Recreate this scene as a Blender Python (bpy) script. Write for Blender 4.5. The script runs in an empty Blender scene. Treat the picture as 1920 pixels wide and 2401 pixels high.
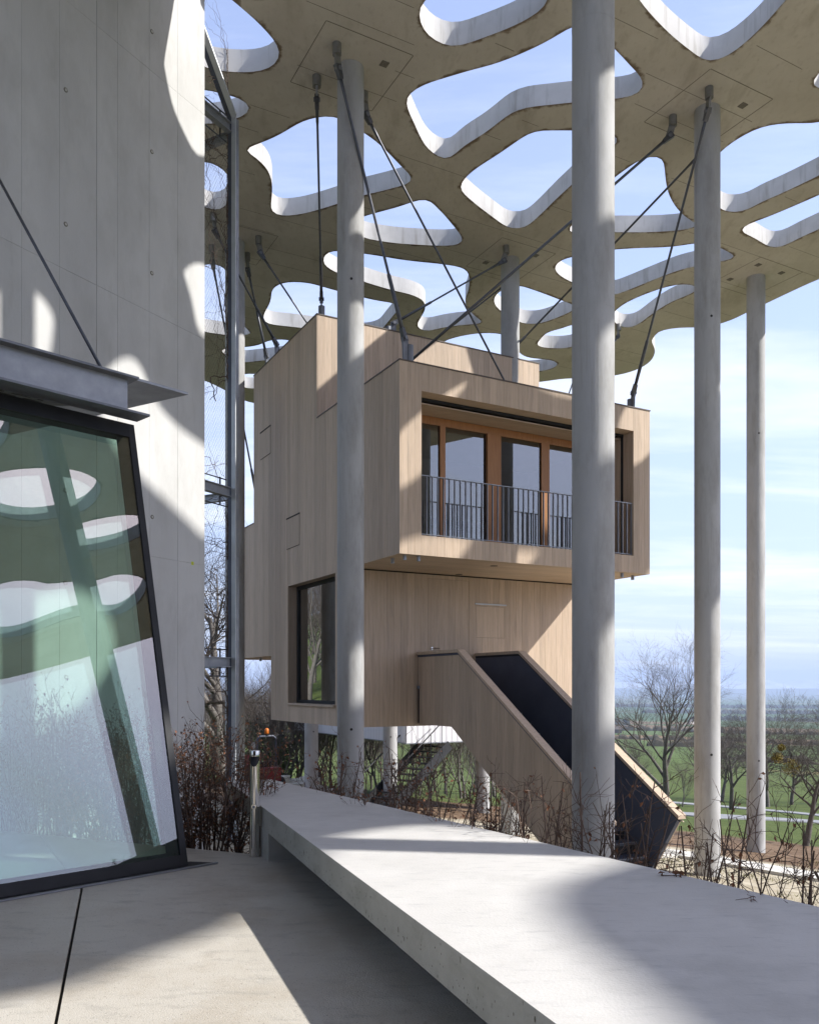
import bpy, math, random
from mathutils import Vector, Matrix, geometry, noise
random.seed(7)
R = math.radians
sc = bpy.context.scene
col = sc.collection

# ------------------------------------------------------------------ camera, world, sun, exposure
F0, CU, HV = 2013.0, 960.0, 1608.0          # focal length in photo pixels, principal column, eye-level row
cam = bpy.data.cameras.new('camera'); camo = bpy.data.objects.new('camera', cam); col.objects.link(camo)
cam.sensor_fit = 'HORIZONTAL'; cam.sensor_width = 36.0; cam.lens = 36.0 * F0 / 1920.0
cam.shift_y = (HV - 1200.5) / 1920.0
cam.clip_start = 0.05; cam.clip_end = 120000.0
camo.location = (0, 0, 0); camo.rotation_euler = (math.pi / 2, 0, 0)
sc.camera = camo

SUN_AZ, SUN_EL = 98.0, 39.0
world = bpy.data.worlds.new('World'); sc.world = world; world.use_nodes = True
nt = world.node_tree; nt.nodes.clear()
def N(nt, t, **kw):
    n = nt.nodes.new(t)
    for k, v in kw.items(): setattr(n, k, v)
    return n
wo = N(nt, 'ShaderNodeOutputWorld'); bg = N(nt, 'ShaderNodeBackground')
sky = N(nt, 'ShaderNodeTexSky', sky_type='NISHITA', sun_disc=False)
sky.sun_elevation = R(SUN_EL); sky.sun_rotation = R(SUN_AZ); sky.altitude = 700.0
sky.air_density = 1.0; sky.dust_density = 1.6; sky.ozone_density = 2.0
tc = N(nt, 'ShaderNodeTexCoord'); sep = N(nt, 'ShaderNodeSeparateXYZ')
nt.links.new(tc.outputs['Generated'], sep.inputs[0])
# clouds on a flat deck: direction / (height + small)
addz = N(nt, 'ShaderNodeMath', operation='ADD'); addz.inputs[1].default_value = 0.10
mz = N(nt, 'ShaderNodeMath', operation='MAXIMUM'); mz.inputs[1].default_value = 0.0
nt.links.new(sep.outputs[2], mz.inputs[0]); nt.links.new(mz.outputs[0], addz.inputs[0])
dx = N(nt, 'ShaderNodeMath', operation='DIVIDE'); dy = N(nt, 'ShaderNodeMath', operation='DIVIDE')
nt.links.new(sep.outputs[0], dx.inputs[0]); nt.links.new(addz.outputs[0], dx.inputs[1])
nt.links.new(sep.outputs[1], dy.inputs[0]); nt.links.new(addz.outputs[0], dy.inputs[1])
comb = N(nt, 'ShaderNodeCombineXYZ'); nt.links.new(dx.outputs[0], comb.inputs[0]); nt.links.new(dy.outputs[0], comb.inputs[1])
mp = N(nt, 'ShaderNodeMapping'); mp.inputs['Rotation'].default_value = (0, 0, R(12)); mp.inputs['Scale'].default_value = (0.30, 1.25, 1.0)
mp.inputs['Location'].default_value = (9.3, 5.2, 0)
nt.links.new(comb.outputs[0], mp.inputs[0])
nz = N(nt, 'ShaderNodeTexNoise'); nz.inputs['Scale'].default_value = 1.3; nz.inputs['Detail'].default_value = 10.0; nz.inputs['Roughness'].default_value = 0.64
nz.inputs['Distortion'].default_value = 0.35
nt.links.new(mp.outputs[0], nz.inputs['Vector'])
cr = N(nt, 'ShaderNodeValToRGB'); cr.color_ramp.elements[0].position = 0.44; cr.color_ramp.elements[1].position = 0.68
nt.links.new(nz.outputs[0], cr.inputs[0])
# clouds thicken towards the horizon
hz = N(nt, 'ShaderNodeMapRange'); hz.inputs['From Min'].default_value = 0.0; hz.inputs['From Max'].default_value = 0.45
hz.inputs['To Min'].default_value = 0.95; hz.inputs['To Max'].default_value = 0.42
nt.links.new(mz.outputs[0], hz.inputs['Value'])
cm = N(nt, 'ShaderNodeMath', operation='MULTIPLY'); nt.links.new(cr.outputs[0], cm.inputs[0]); nt.links.new(hz.outputs[0], cm.inputs[1])
veil = N(nt, 'ShaderNodeMath', operation='MAXIMUM'); veil.inputs[1].default_value = 0.08
nt.links.new(cm.outputs[0], veil.inputs[0])
mix = N(nt, 'ShaderNodeMix', data_type='RGBA'); nt.links.new(veil.outputs[0], mix.inputs['Factor'])
mix.inputs['B'].default_value = (3.9, 4.0, 4.25, 1)
tint = N(nt, 'ShaderNodeMix', data_type='RGBA', blend_type='MULTIPLY'); tint.inputs['Factor'].default_value = 1.0; tint.inputs['B'].default_value = (1.06, 0.94, 1.0, 1)
nt.links.new(sky.outputs[0], tint.inputs['A']); hb = N(nt, 'ShaderNodeMapRange'); hb.inputs['From Min'].default_value = 0.0; hb.inputs['From Max'].default_value = 0.6; hb.inputs['To Min'].default_value = 0.80; hb.inputs['To Max'].default_value = 0.20
nt.links.new(mz.outputs[0], hb.inputs['Value'])
air = N(nt, 'ShaderNodeMix', data_type='RGBA'); air.inputs['B'].default_value = (1.75, 2.15, 3.1, 1); nt.links.new(hb.outputs[0], air.inputs['Factor']); nt.links.new(tint.outputs['Result'], air.inputs['A'])
nt.links.new(air.outputs['Result'], mix.inputs['A']); nt.links.new(mix.outputs['Result'], bg.inputs[0])
bg.inputs[1].default_value = 0.15
nt.links.new(bg.outputs[0], wo.inputs[0])

sun_dir = Vector((math.sin(R(SUN_AZ)) * math.cos(R(SUN_EL)), math.cos(R(SUN_AZ)) * math.cos(R(SUN_EL)), math.sin(R(SUN_EL))))
sl = bpy.data.lights.new('sun', 'SUN'); sl.energy = 3.2; sl.angle = R(0.8); sl.color = (1.0, 0.965, 0.915)
slo = bpy.data.objects.new('sun', sl); col.objects.link(slo)
slo.rotation_euler = (-sun_dir).to_track_quat('-Z', 'Y').to_euler(); slo.location = sun_dir * 60

sc.view_settings.view_transform = 'Standard'; sc.view_settings.look = 'None'
sc.view_settings.exposure = 1.22; sc.view_settings.gamma = 1.0; sc.view_settings.use_curve_mapping = False
cy = sc.cycles
cy.max_bounces = 8; cy.diffuse_bounces = 4; cy.glossy_bounces = 4; cy.transmission_bounces = 6; cy.transparent_max_bounces = 24; cy.volume_bounces = 0
cy.use_denoising = True; cy.caustics_reflective = False; cy.caustics_refractive = False

# ------------------------------------------------------------------ pixel helpers
def at(u, v, Y): return Vector(((u - CU) / F0 * Y, Y, -(v - HV) / F0 * Y))
def onz(u, v, z):
    Y = -z * F0 / (v - HV); return Vector(((u - CU) / F0 * Y, Y, z))

# ------------------------------------------------------------------ materials
def mat(name, base, rough=0.7, var=None, scale=3.0, metal=0.0, bump=0.0, bscale=40.0, spec=0.4, stretch=(1, 1, 1), rnd=0.0, detail=6.0, coord='Object'):
    m = bpy.data.materials.new(name); m.use_nodes = True; t = m.node_tree
    b = t.nodes['Principled BSDF']; b.inputs['Roughness'].default_value = rough; b.inputs['Metallic'].default_value = metal
    b.inputs['Specular IOR Level'].default_value = spec
    c = N(t, 'ShaderNodeTexCoord'); mp = N(t, 'ShaderNodeMapping'); mp.inputs['Scale'].default_value = stretch
    t.links.new(c.outputs[coord], mp.inputs[0])
    m['_vec'] = 0
    out = None
    if var is not None:
        nz = N(t, 'ShaderNodeTexNoise'); nz.inputs['Scale'].default_value = scale; nz.inputs['Detail'].default_value = detail; nz.inputs['Roughness'].default_value = 0.62
        t.links.new(mp.outputs[0], nz.inputs['Vector'])
        r = N(t, 'ShaderNodeValToRGB'); r.color_ramp.elements[0].position = 0.3; r.color_ramp.elements[1].position = 0.7
        r.color_ramp.elements[0].color = (*base, 1); r.color_ramp.elements[1].color = (*var, 1)
        t.links.new(nz.outputs[0], r.inputs[0]); out = r.outputs[0]
    else:
        rgb = N(t, 'ShaderNodeRGB'); rgb.outputs[0].default_value = (*base, 1); out = rgb.outputs[0]
    if rnd > 0:
        oi = N(t, 'ShaderNodeObjectInfo'); mr = N(t, 'ShaderNodeMapRange'); mr.inputs['To Min'].default_value = 1 - rnd; mr.inputs['To Max'].default_value = 1 + rnd
        t.links.new(oi.outputs['Random'], mr.inputs['Value'])
        hs = N(t, 'ShaderNodeHueSaturation'); t.links.new(out, hs.inputs['Color']); t.links.new(mr.outputs[0], hs.inputs['Value']); out = hs.outputs[0]
    t.links.new(out, b.inputs['Base Color'])
    if bump > 0:
        n2 = N(t, 'ShaderNodeTexNoise'); n2.inputs['Scale'].default_value = bscale; n2.inputs['Detail'].default_value = 5.0
        t.links.new(mp.outputs[0], n2.inputs['Vector'])
        bp = N(t, 'ShaderNodeBump'); bp.inputs['Strength'].default_value = bump; bp.inputs['Distance'].default_value = 0.01
        t.links.new(n2.outputs[0], bp.inputs['Height']); t.links.new(bp.outputs[0], b.inputs['Normal'])
    return m

def overlay(m, color, scale, lo, hi, amount=1.0, stretch=(1, 1, 1), seed=0.0, detail=8.0, attr=None, coord='Object'):
    """mix a second colour over the base through a thresholded noise (stains, wear)"""
    t = m.node_tree; b = t.nodes['Principled BSDF']; src = b.inputs['Base Color'].links[0].from_socket
    c = N(t, 'ShaderNodeTexCoord'); mp = N(t, 'ShaderNodeMapping'); mp.inputs['Scale'].default_value = stretch; mp.inputs['Location'].default_value = (seed, seed * 1.7, seed * 0.6)
    t.links.new(c.outputs[coord], mp.inputs[0])
    nz = N(t, 'ShaderNodeTexNoise'); nz.inputs['Scale'].default_value = scale; nz.inputs['Detail'].default_value = detail; nz.inputs['Roughness'].default_value = 0.65
    t.links.new(mp.outputs[0], nz.inputs['Vector'])
    val = nz.outputs[0]
    if attr:
        at_ = N(t, 'ShaderNodeAttribute', attribute_name=attr)
        ad = N(t, 'ShaderNodeMath', operation='ADD'); t.links.new(at_.outputs['Fac'], ad.inputs[0]); t.links.new(val, ad.inputs[1]); val = ad.outputs[0]
    mr = N(t, 'ShaderNodeMapRange'); mr.inputs['From Min'].default_value = lo; mr.inputs['From Max'].default_value = hi; mr.inputs['To Max'].default_value = amount
    t.links.new(val, mr.inputs['Value'])
    mx = N(t, 'ShaderNodeMix', data_type='RGBA'); mx.inputs['B'].default_value = (*color, 1)
    t.links.new(mr.outputs[0], mx.inputs['Factor']); t.links.new(src, mx.inputs['A']); t.links.new(mx.outputs['Result'], b.inputs['Base Color'])
    return m

def glass(name, tint, refl, rough=0.0, dust=0.0):
    m = bpy.data.materials.new(name); m.use_nodes = True; t = m.node_tree; t.nodes.clear()
    o = N(t, 'ShaderNodeOutputMaterial'); tr = N(t, 'ShaderNodeBsdfTransparent'); tr.inputs[0].default_value = (*tint, 1)
    g = N(t, 'ShaderNodeBsdfGlossy'); g.inputs['Roughness'].default_value = rough; g.inputs['Color'].default_value = (0.95, 0.98, 0.98, 1)
    fr = N(t, 'ShaderNodeFresnel'); fr.inputs[0].default_value = 1.5
    ad = N(t, 'ShaderNodeMath', operation='ADD', use_clamp=True); ad.inputs[1].default_value = refl; t.links.new(fr.outputs[0], ad.inputs[0])
    mx = N(t, 'ShaderNodeMixShader'); t.links.new(ad.outputs[0], mx.inputs[0]); t.links.new(tr.outputs[0], mx.inputs[1]); t.links.new(g.outputs[0], mx.inputs[2])
    t.links.new(mx.outputs[0], o.inputs[0]); return m

M = {}
M['soffit'] = mat('concrete_soffit', (0.46, 0.43, 0.375), 0.85, (0.58, 0.55, 0.49), 0.8, bump=0.15, bscale=25)
overlay(M['soffit'], (0.30, 0.265, 0.21), 2.2, 0.54, 0.74, 0.6, (1, 0.35, 1), 3.0)
overlay(M['soffit'], (0.36, 0.325, 0.27), 14.0, 0.54, 0.72, 0.5, (1, 0.5, 1), 5.0)
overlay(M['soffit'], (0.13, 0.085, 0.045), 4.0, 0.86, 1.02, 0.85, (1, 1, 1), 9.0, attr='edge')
M['slab_side'] = mat('concrete_slab_edge', (0.40, 0.395, 0.38), 0.85, (0.52, 0.515, 0.495), 1.4, bump=0.1)
overlay(M['slab_side'], (0.22, 0.205, 0.17), 8.0, 0.52, 0.72, 0.6, (1, 1, 0.10), 1.0)
M['column'] = mat('concrete_column', (0.36, 0.362, 0.36), 0.75, (0.45, 0.452, 0.445), 1.6, bump=0.12, bscale=60, stretch=(1, 1, 0.35))
overlay(M['column'], (0.22, 0.215, 0.195), 2.6, 0.47, 0.70, 0.7, (1, 1, 0.3), 4.0)
overlay(M['column'], (0.24, 0.225, 0.19), 6.0, 0.56, 0.72, 0.5, (1, 1, 0.08), 24.0)
overlay(M['column'], (0.50, 0.50, 0.485), 9.0, 0.58, 0.75, 0.35, (1, 1, 0.5), 14.0)
overlay(M['column'], (0.12, 0.115, 0.10), 45.0, 0.70, 0.74, 0.6, (1, 1, 1), 2.0)
M['wall'] = mat('concrete_wall', (0.47, 0.47, 0.46), 0.8, (0.56, 0.56, 0.545), 1.1, bump=0.10, bscale=50, stretch=(1, 1, 0.3), rnd=0.02)
overlay(M['wall'], (0.33, 0.325, 0.30), 22.0, 0.70, 0.76, 0.6, (1, 1, 1), 2.0)
overlay(M['wall'], (0.38, 0.378, 0.36), 1.6, 0.46, 0.70, 0.55, (1, 1, 0.55), 7.0)
overlay(M['wall'], (0.34, 0.335, 0.31), 7.0, 0.56, 0.75, 0.35, (1, 1, 0.2), 17.0)
M['bench'] = mat('concrete_bench', (0.56, 0.55, 0.525), 0.6, (0.63, 0.62, 0.595), 2.5, bump=0.12, bscale=70, spec=0.35)
overlay(M['bench'], (0.43, 0.43, 0.42), 7.0, 0.54, 0.72, 0.6, (1, 3.5, 1), 5.0)
overlay(M['bench'], (0.40, 0.395, 0.375), 1.4, 0.53, 0.68, 0.45, (1, 1, 1), 15.0)
overlay(M['bench'], (0.66, 0.66, 0.65), 26.0, 0.58, 0.70, 0.45, (1, 5, 1), 25.0)
overlay(M['bench'], (0.20, 0.19, 0.17), 42.0, 0.715, 0.735, 0.8, (1, 1, 1), 8.0)
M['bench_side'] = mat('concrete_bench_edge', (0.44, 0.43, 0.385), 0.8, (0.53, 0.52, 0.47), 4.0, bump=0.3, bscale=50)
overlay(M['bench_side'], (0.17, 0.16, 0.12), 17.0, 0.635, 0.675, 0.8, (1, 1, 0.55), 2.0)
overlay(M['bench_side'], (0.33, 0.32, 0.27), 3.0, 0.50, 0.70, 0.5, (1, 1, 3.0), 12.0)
M['terrace'] = mat('concrete_terrace', (0.48, 0.445, 0.385), 0.6, (0.56, 0.53, 0.47), 1.3, bump=0.35, bscale=170, spec=0.5)
overlay(M['terrace'], (0.36, 0.30, 0.225), 1.1, 0.50, 0.70, 0.6, (1, 1, 1), 6.0)
overlay(M['terrace'], (0.29, 0.275, 0.245), 5.0, 0.53, 0.70, 0.5, (1, 2.2, 1), 16.0)
overlay(M['terrace'], (0.56, 0.545, 0.51), 34.0, 0.58, 0.68, 0.5, (1, 1, 1), 26.0)
overlay(M['terrace'], (0.16, 0.14, 0.115), 95.0, 0.645, 0.70, 0.8, (1, 1, 1), 1.0, detail=2.0)
M['joint'] = mat('dark_joint', (0.03, 0.028, 0.025), 0.9)
M['cjoint'] = mat('concrete_joint', (0.17, 0.155, 0.125), 0.9)
M['wood'] = mat('larch_cladding', (0.47, 0.36, 0.26), 0.62, (0.56, 0.44, 0.33), 5.0, bump=0.12, bscale=30, stretch=(6, 6, 0.35), rnd=0.10, spec=0.3)
overlay(M['wood'], (0.33, 0.265, 0.205), 7.0, 0.50, 0.74, 0.65, (3, 3, 0.22), 2.0)
overlay(M['wood'], (0.22, 0.165, 0.12), 5.0, 0.68, 0.74, 0.6, (2.5, 2.5, 1.0), 12.0)
M['wood_h'] = mat('larch_cladding_flat', (0.47, 0.36, 0.26), 0.62, (0.56, 0.44, 0.33), 5.0, bump=0.12, bscale=30, stretch=(0.5, 3, 3), rnd=0.07, spec=0.3)
M['frame_wood'] = mat('stained_window_frame', (0.31, 0.135, 0.045), 0.4, (0.40, 0.19, 0.07), 6.0, stretch=(5, 5, 0.4))
M['body'] = mat('dark_cavity', (0.035, 0.03, 0.026), 0.9)
M['interior'] = mat('interior_plywood', (0.28, 0.23, 0.18), 0.6, (0.33, 0.27, 0.21), 2.0)
M['steel'] = mat('galvanised_steel', (0.27, 0.285, 0.31), 0.5, (0.37, 0.385, 0.41), 6.0, metal=0.65, bump=0.03)
M['steel_pale'] = mat('pale_galvanised_steel', (0.47, 0.49, 0.50), 0.5, (0.56, 0.58, 0.585), 4.0, metal=0.5)
M['cable'] = mat('cable_steel', (0.085, 0.09, 0.10), 0.4, (0.13, 0.135, 0.15), 8.0, metal=0.7)
M['anchor'] = mat('anchor_steel', (0.19, 0.19, 0.18), 0.55, (0.26, 0.255, 0.235), 9.0, metal=0.4)
M['lug'] = mat('lug_steel', (0.15, 0.16, 0.18), 0.5, (0.21, 0.22, 0.245), 9.0, metal=0.5)
M['black'] = mat('black_metal', (0.010, 0.011, 0.013), 0.6, (0.02, 0.021, 0.024), 5.0)
M['navy'] = mat('blue_black_steel', (0.065, 0.075, 0.105), 0.5, (0.09, 0.10, 0.135), 2.5, bump=0.04)
M['coping'] = mat('dark_coping', (0.10, 0.08, 0.065), 0.5)
M['white_metal'] = mat('white_sheet_metal', (0.66, 0.66, 0.68), 0.55, (0.72, 0.72, 0.74), 1.0)
M['chrome'] = mat('polished_steel', (0.62, 0.60, 0.56), 0.09, (0.68, 0.66, 0.62), 3.0, metal=1.0)
M['twig'] = mat('twig_bark', (0.085, 0.056, 0.042), 0.85, (0.145, 0.10, 0.075), 9.0, rnd=0.2)
M['leaf'] = mat('dry_beech_leaf', (0.16, 0.062, 0.028), 0.7, (0.28, 0.125, 0.06), 14.0, rnd=0.2)
M['bark'] = mat('grey_bark', (0.085, 0.075, 0.065), 0.9, (0.16, 0.145, 0.125), 5.0, bump=0.5, bscale=12, rnd=0.15)
M['twig_far'] = mat('grey_twigs', (0.075, 0.062, 0.052), 0.9, (0.12, 0.10, 0.085), 3.0, rnd=0.25)
M['evergreen'] = mat('ivy_leaf', (0.022, 0.04, 0.012), 0.55, (0.05, 0.075, 0.02), 4.0)
M['mistletoe'] = mat('mistletoe_leaf', (0.16, 0.13, 0.02), 0.7, (0.22, 0.17, 0.03), 3.0)
M['glass_green'] = glass('green_tinted_glass', (0.60, 0.76, 0.69), 0.115)
M['glass_dark'] = glass('window_glass', (0.55, 0.55, 0.58), 0.16)
M['glass_left'] = glass('mirror_window_glass', (0.35, 0.35, 0.37), 0.42)
M['orange'] = mat('orange_paint', (0.62, 0.17, 0.015), 0.45, (0.5, 0.13, 0.012), 3.0)
M['red'] = mat('red_paint', (0.25, 0.018, 0.014), 0.5, (0.18, 0.016, 0.013), 3.0)
M['lime'] = mat('lime_sticker', (0.62, 0.68, 0.03), 0.6)
M['rubber'] = mat('black_rubber', (0.02, 0.02, 0.02), 0.8)
M['pale_stone'] = mat('pale_stone', (0.52, 0.48, 0.40), 0.9, (0.64, 0.60, 0.52), 6.0, bump=0.3)
M['asphalt'] = mat('asphalt_road', (0.20, 0.205, 0.21), 0.9, (0.26, 0.265, 0.27), 2.0)
M['path'] = mat('pale_path', (0.50, 0.485, 0.44), 0.85, (0.58, 0.56, 0.51), 3.0, bump=0.2)
M['perf'] = mat('perforated_ceiling', (0.075, 0.085, 0.08), 0.6, (0.095, 0.105, 0.10), 3.0)
M['forest'] = mat('forest_mass', (0.028, 0.034, 0.022), 0.95, (0.055, 0.05, 0.036), 0.02, coord='Object')
M['scrub'] = mat('winter_scrub', (0.045, 0.042, 0.028), 0.95, (0.10, 0.085, 0.06), 0.35)
M['hill'] = mat('distant_hills', (0.05, 0.075, 0.04), 0.95, (0.11, 0.13, 0.07), 0.0016)
M['snow'] = mat('snowy_mountains', (0.75, 0.77, 0.80), 0.8, (0.42, 0.45, 0.50), 0.0011)

# ------------------------------------------------------------------ mesh helpers
def link(name, V, F, m=None, parent=None, smooth=False, mats=None, fm=None):
    me = bpy.data.meshes.new(name); me.from_pydata([tuple(v) for v in V], [], F); me.update()
    for x in (mats or ([m] if m else [])): me.materials.append(x)
    if fm: me.polygons.foreach_set('material_index', fm)
    if smooth: me.polygons.foreach_set('use_smooth', [True] * len(me.polygons))
    o = bpy.data.objects.new(name, me); col.objects.link(o)
    if parent: o.parent = parent
    return o
def empty(name, loc=(0, 0, 0), rz=0.0):
    o = bpy.data.objects.new(name, None); col.objects.link(o); o.location = loc; o.rotation_euler = (0, 0, rz)
    o.empty_display_size = 0.2
    return o
def tag(o, label, cat, group=None):
    o['label'] = label; o['category'] = cat
    if group: o['group'] = group
    return o
def struct(o): o['kind'] = 'structure'; return o
class MB:
    def __init__(s): s.V = []; s.F = []; s.S = []
    def quad_prism(s, pts, n, th):
        b = len(s.V); k = len(pts); s.V += [Vector(p) for p in pts] + [Vector(p) - n * th for p in pts]
        s.F.append(tuple(range(b, b + k))); s.F.append(tuple(range(b + 2 * k - 1, b + k - 1, -1)))
        for i in range(k): j = (i + 1) % k; s.F.append((b + j, b + i, b + k + i, b + k + j))
        return s
    def box(s, o, ex, ey, ez):
        """o corner, three edge vectors"""
        o = Vector(o); ex = Vector(ex); ey = Vector(ey); ez = Vector(ez); b = len(s.V)
        s.V += [o, o + ex, o + ex + ey, o + ey, o + ez, o + ex + ez, o + ex + ey + ez, o + ey + ez]
        f = [(0, 3, 2, 1), (4, 5, 6, 7), (0, 1, 5, 4), (1, 2, 6, 5), (2, 3, 7, 6), (3, 0, 4, 7)]
        if ex.cross(ey).dot(ez) < 0: f = [tuple(reversed(q)) for q in f]
        s.F += [tuple(b + i for i in q) for q in f]; return s
    def cbox(s, c, sx, sy, sz): return s.box(Vector(c) - Vector((sx, sy, sz)) / 2, (sx, 0, 0), (0, sy, 0), (0, 0, sz))
    def tube(s, pts, rads, n=8, cap=True):
        pts = [Vector(p) for p in pts]; b = len(s.V)
        if not hasattr(rads, '__len__'): rads = [rads] * len(pts)
        d0 = (pts[-1] - pts[0]); d0 = d0.normalized() if d0.length > 1e-9 else Vector((0, 0, 1))
        ref = Vector((0, 0, 1)) if abs(d0.z) < 0.9 else Vector((1, 0, 0))
        for i, p in enumerate(pts):
            d = (pts[min(i + 1, len(pts) - 1)] - pts[max(i - 1, 0)])
            d = d.normalized() if d.length > 1e-9 else d0
            x = d.cross(ref)
            if x.length < 1e-4: x = d.cross(Vector((0.3, 1, 0.2)))
            x.normalize(); y = d.cross(x)
            for k in range(n):
                a = 2 * math.pi * k / n; s.V.append(p + (x * math.cos(a) + y * math.sin(a)) * rads[i])
        for i in range(len(pts) - 1):
            for k in range(n):
                q = (k + 1) % n; s.F.append((b + i * n + k, b + i * n + q, b + (i + 1) * n + q, b + (i + 1) * n + k))
        if cap:
            s.F.append(tuple(b + k for k in reversed(range(n)))); e = b + (len(pts) - 1) * n; s.F.append(tuple(e + k for k in range(n)))
        return s
    def poly(s, pts): b = len(s.V); s.V += [Vector(p) for p in pts]; s.F.append(tuple(range(b, b + len(pts)))); return s
    def build(s, name, m, parent=None, smooth=False): return link(name, s.V, s.F, m, parent, smooth)
def wm(o):
    b = Matrix.LocRotScale(o.location, o.rotation_euler, o.scale)
    return wm(o.parent) @ o.matrix_parent_inverse @ b if o.parent else b
def setpi(o):
    o.matrix_parent_inverse = wm(o.parent).inverted(); return o
def copy_tree(o, parent=None):
    c = o.copy(); col.objects.link(c); c.parent = parent
    for ch in list(o.children): copy_tree(ch, c)
    return c
Z = Vector((0, 0, 1))

# ------------------------------------------------------------------ terrain
PROF = [(-3000, 330), (-800, 90), (-200, 22), (-40, 3.0), (0, -1.6), (30, -5.1), (55, -8.0), (90, -11.3), (150, -15.5), (300, -26), (600, -43), (1200, -66), (2500, -100), (5000, -128), (9000, -142), (16000, -150), (60000, -160)]
def prof(d):
    for (a, za), (b, zb) in zip(PROF, PROF[1:]):
        if d <= b: t = (d - a) / (b - a); return za + (zb - za) * max(t, 0)
    return PROF[-1][1]
def ground(x, y):
    D = 0.711 * x + 0.703 * y
    z = prof(D)
    ang = math.degrees(math.atan2(-x, max(y, 1e-3) if y > 0 else 1e-3)) if y > 0 else 90.0
    r = math.hypot(x, y)
    if x < 0:   # the wooded hill to the left
        k = min(max((ang - 22) / 30.0, 0), 1); k = k * k * (3 - 2 * k)
        z += k * min(max(r - 25, 0) * 0.075, 60)
    if r > 40: z += noise.noise(Vector((x, y, 0)) / 90.0) * min(r / 150.0, 3.0)
    return z
def ground_hit(u, v):
    d = Vector(((u - CU) / F0, 1, -(v - HV) / F0)); y = 6.0
    while y < 9000:
        if d.z * y <= ground(d.x * y, y): break
        y *= 1.004
    return Vector((d.x * y, y, ground(d.x * y, y)))
V = []; Fc = []
rings = []; r = 2.0
while r < 24000: rings.append(r); r *= 1.05 if r < 400 else 1.09
NA = 150; angs = [R(-130 + 260 * i / NA) for i in range(NA + 1)]
for r in rings:
    for a in angs:
        x = r * math.sin(a); y = r * math.cos(a); V.append((x, y, ground(x, y)))
for i in range(len(rings) - 1):
    for k in range(NA):
        b = i * (NA + 1) + k; Fc.append((b, b + 1, b + NA + 2, b + NA + 1))
# ground material: gravel near, turned soil band, meadow, then a patchwork of fields
m = bpy.data.materials.new('ground_cover'); m.use_nodes = True; t = m.node_tree; b = t.nodes['Principled BSDF']; b.inputs['Roughness'].default_value = 0.95; b.inputs['Specular IOR Level'].default_value = 0.1
g = N(t, 'ShaderNodeNewGeometry'); dp = N(t, 'ShaderNodeVectorMath', operation='DOT_PRODUCT'); dp.inputs[1].default_value = (0.711, 0.703, 0)
t.links.new(g.outputs['Position'], dp.inputs[0])
n1 = N(t, 'ShaderNodeTexNoise'); n1.inputs['Scale'].default_value = 0.35; n1.inputs['Detail'].default_value = 8; t.links.new(g.outputs['Position'], n1.inputs['Vector'])
ns = N(t, 'ShaderNodeMath', operation='MULTIPLY_ADD'); ns.inputs[1].default_value = 5.0; t.links.new(n1.outputs[0], ns.inputs[0]); t.links.new(dp.outputs['Value'], ns.inputs[2])
def rampcol(vec, scale, c0, c1, detail=8):
    nn = N(t, 'ShaderNodeTexNoise'); nn.inputs['Scale'].default_value = scale; nn.inputs['Detail'].default_value = detail; t.links.new(vec, nn.inputs['Vector'])
    rr = N(t, 'ShaderNodeValToRGB'); rr.color_ramp.elements[0].position = 0.35; rr.color_ramp.elements[1].position = 0.65
    rr.color_ramp.elements[0].color = (*c0, 1); rr.color_ramp.elements[1].color = (*c1, 1); t.links.new(nn.outputs[0], rr.inputs[0]); return rr.outputs[0]
P = g.outputs['Position']
ln = N(t, 'ShaderNodeVectorMath', operation='LENGTH'); t.links.new(g.outputs['Position'], ln.inputs[0])
lm = N(t, 'ShaderNodeMath', operation='MULTIPLY'); lm.inputs[1].default_value = 0.78; t.links.new(ln.outputs['Value'], lm.inputs[0])
mxd = N(t, 'ShaderNodeMath', operation='MAXIMUM'); t.links.new(dp.outputs['Value'], mxd.inputs[0]); t.links.new(lm.outputs[0], mxd.inputs[1]); t.links.new(mxd.outputs[0], ns.inputs[2])
gravel = rampcol(P, 3.0, (0.30, 0.26, 0.185), (0.44, 0.40, 0.31)); soil = rampcol(P, 2.0, (0.105, 0.068, 0.043), (0.20, 0.14, 0.092)); meadow0 = rampcol(P, 0.45, (0.050, 0.080, 0.020), (0.085, 0.120, 0.030)); meadow1 = rampcol(P, 6.0, (0.045, 0.065, 0.022), (0.13, 0.135, 0.05))
mm = N(t, 'ShaderNodeMix', data_type='RGBA'); mm.inputs['Factor'].default_value = 0.45; t.links.new(meadow0, mm.inputs['A']); t.links.new(meadow1, mm.inputs['B']); meadow = mm.outputs['Result']
vm = N(t, 'ShaderNodeVectorMath', operation='MULTIPLY'); vm.inputs[1].default_value = (0.0016, 0.0042, 0.0); t.links.new(P, vm.inputs[0])
vo = N(t, 'ShaderNodeTexVoronoi'); vo.inputs['Scale'].default_value = 1.0; t.links.new(vm.outputs[0], vo.inputs['Vector'])
sx = N(t, 'ShaderNodeSeparateXYZ'); t.links.new(vo.outputs['Color'], sx.inputs[0])
fr = N(t, 'ShaderNodeValToRGB'); e = fr.color_ramp; e.interpolation = 'CONSTANT'
e.elements[0].color = (0.055, 0.095, 0.025, 1); e.elements[1].position = 0.35; e.elements[1].color = (0.085, 0.12, 0.035, 1)
for p_, c_ in ((0.55, (0.045, 0.09, 0.02, 1)), (0.70, (0.17, 0.115, 0.06, 1)), (0.80, (0.07, 0.115, 0.03, 1)), (0.92, (0.23, 0.17, 0.095, 1))):
    q = e.elements.new(p_); q.color = c_
t.links.new(sx.outputs[0], fr.inputs[0])
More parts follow.
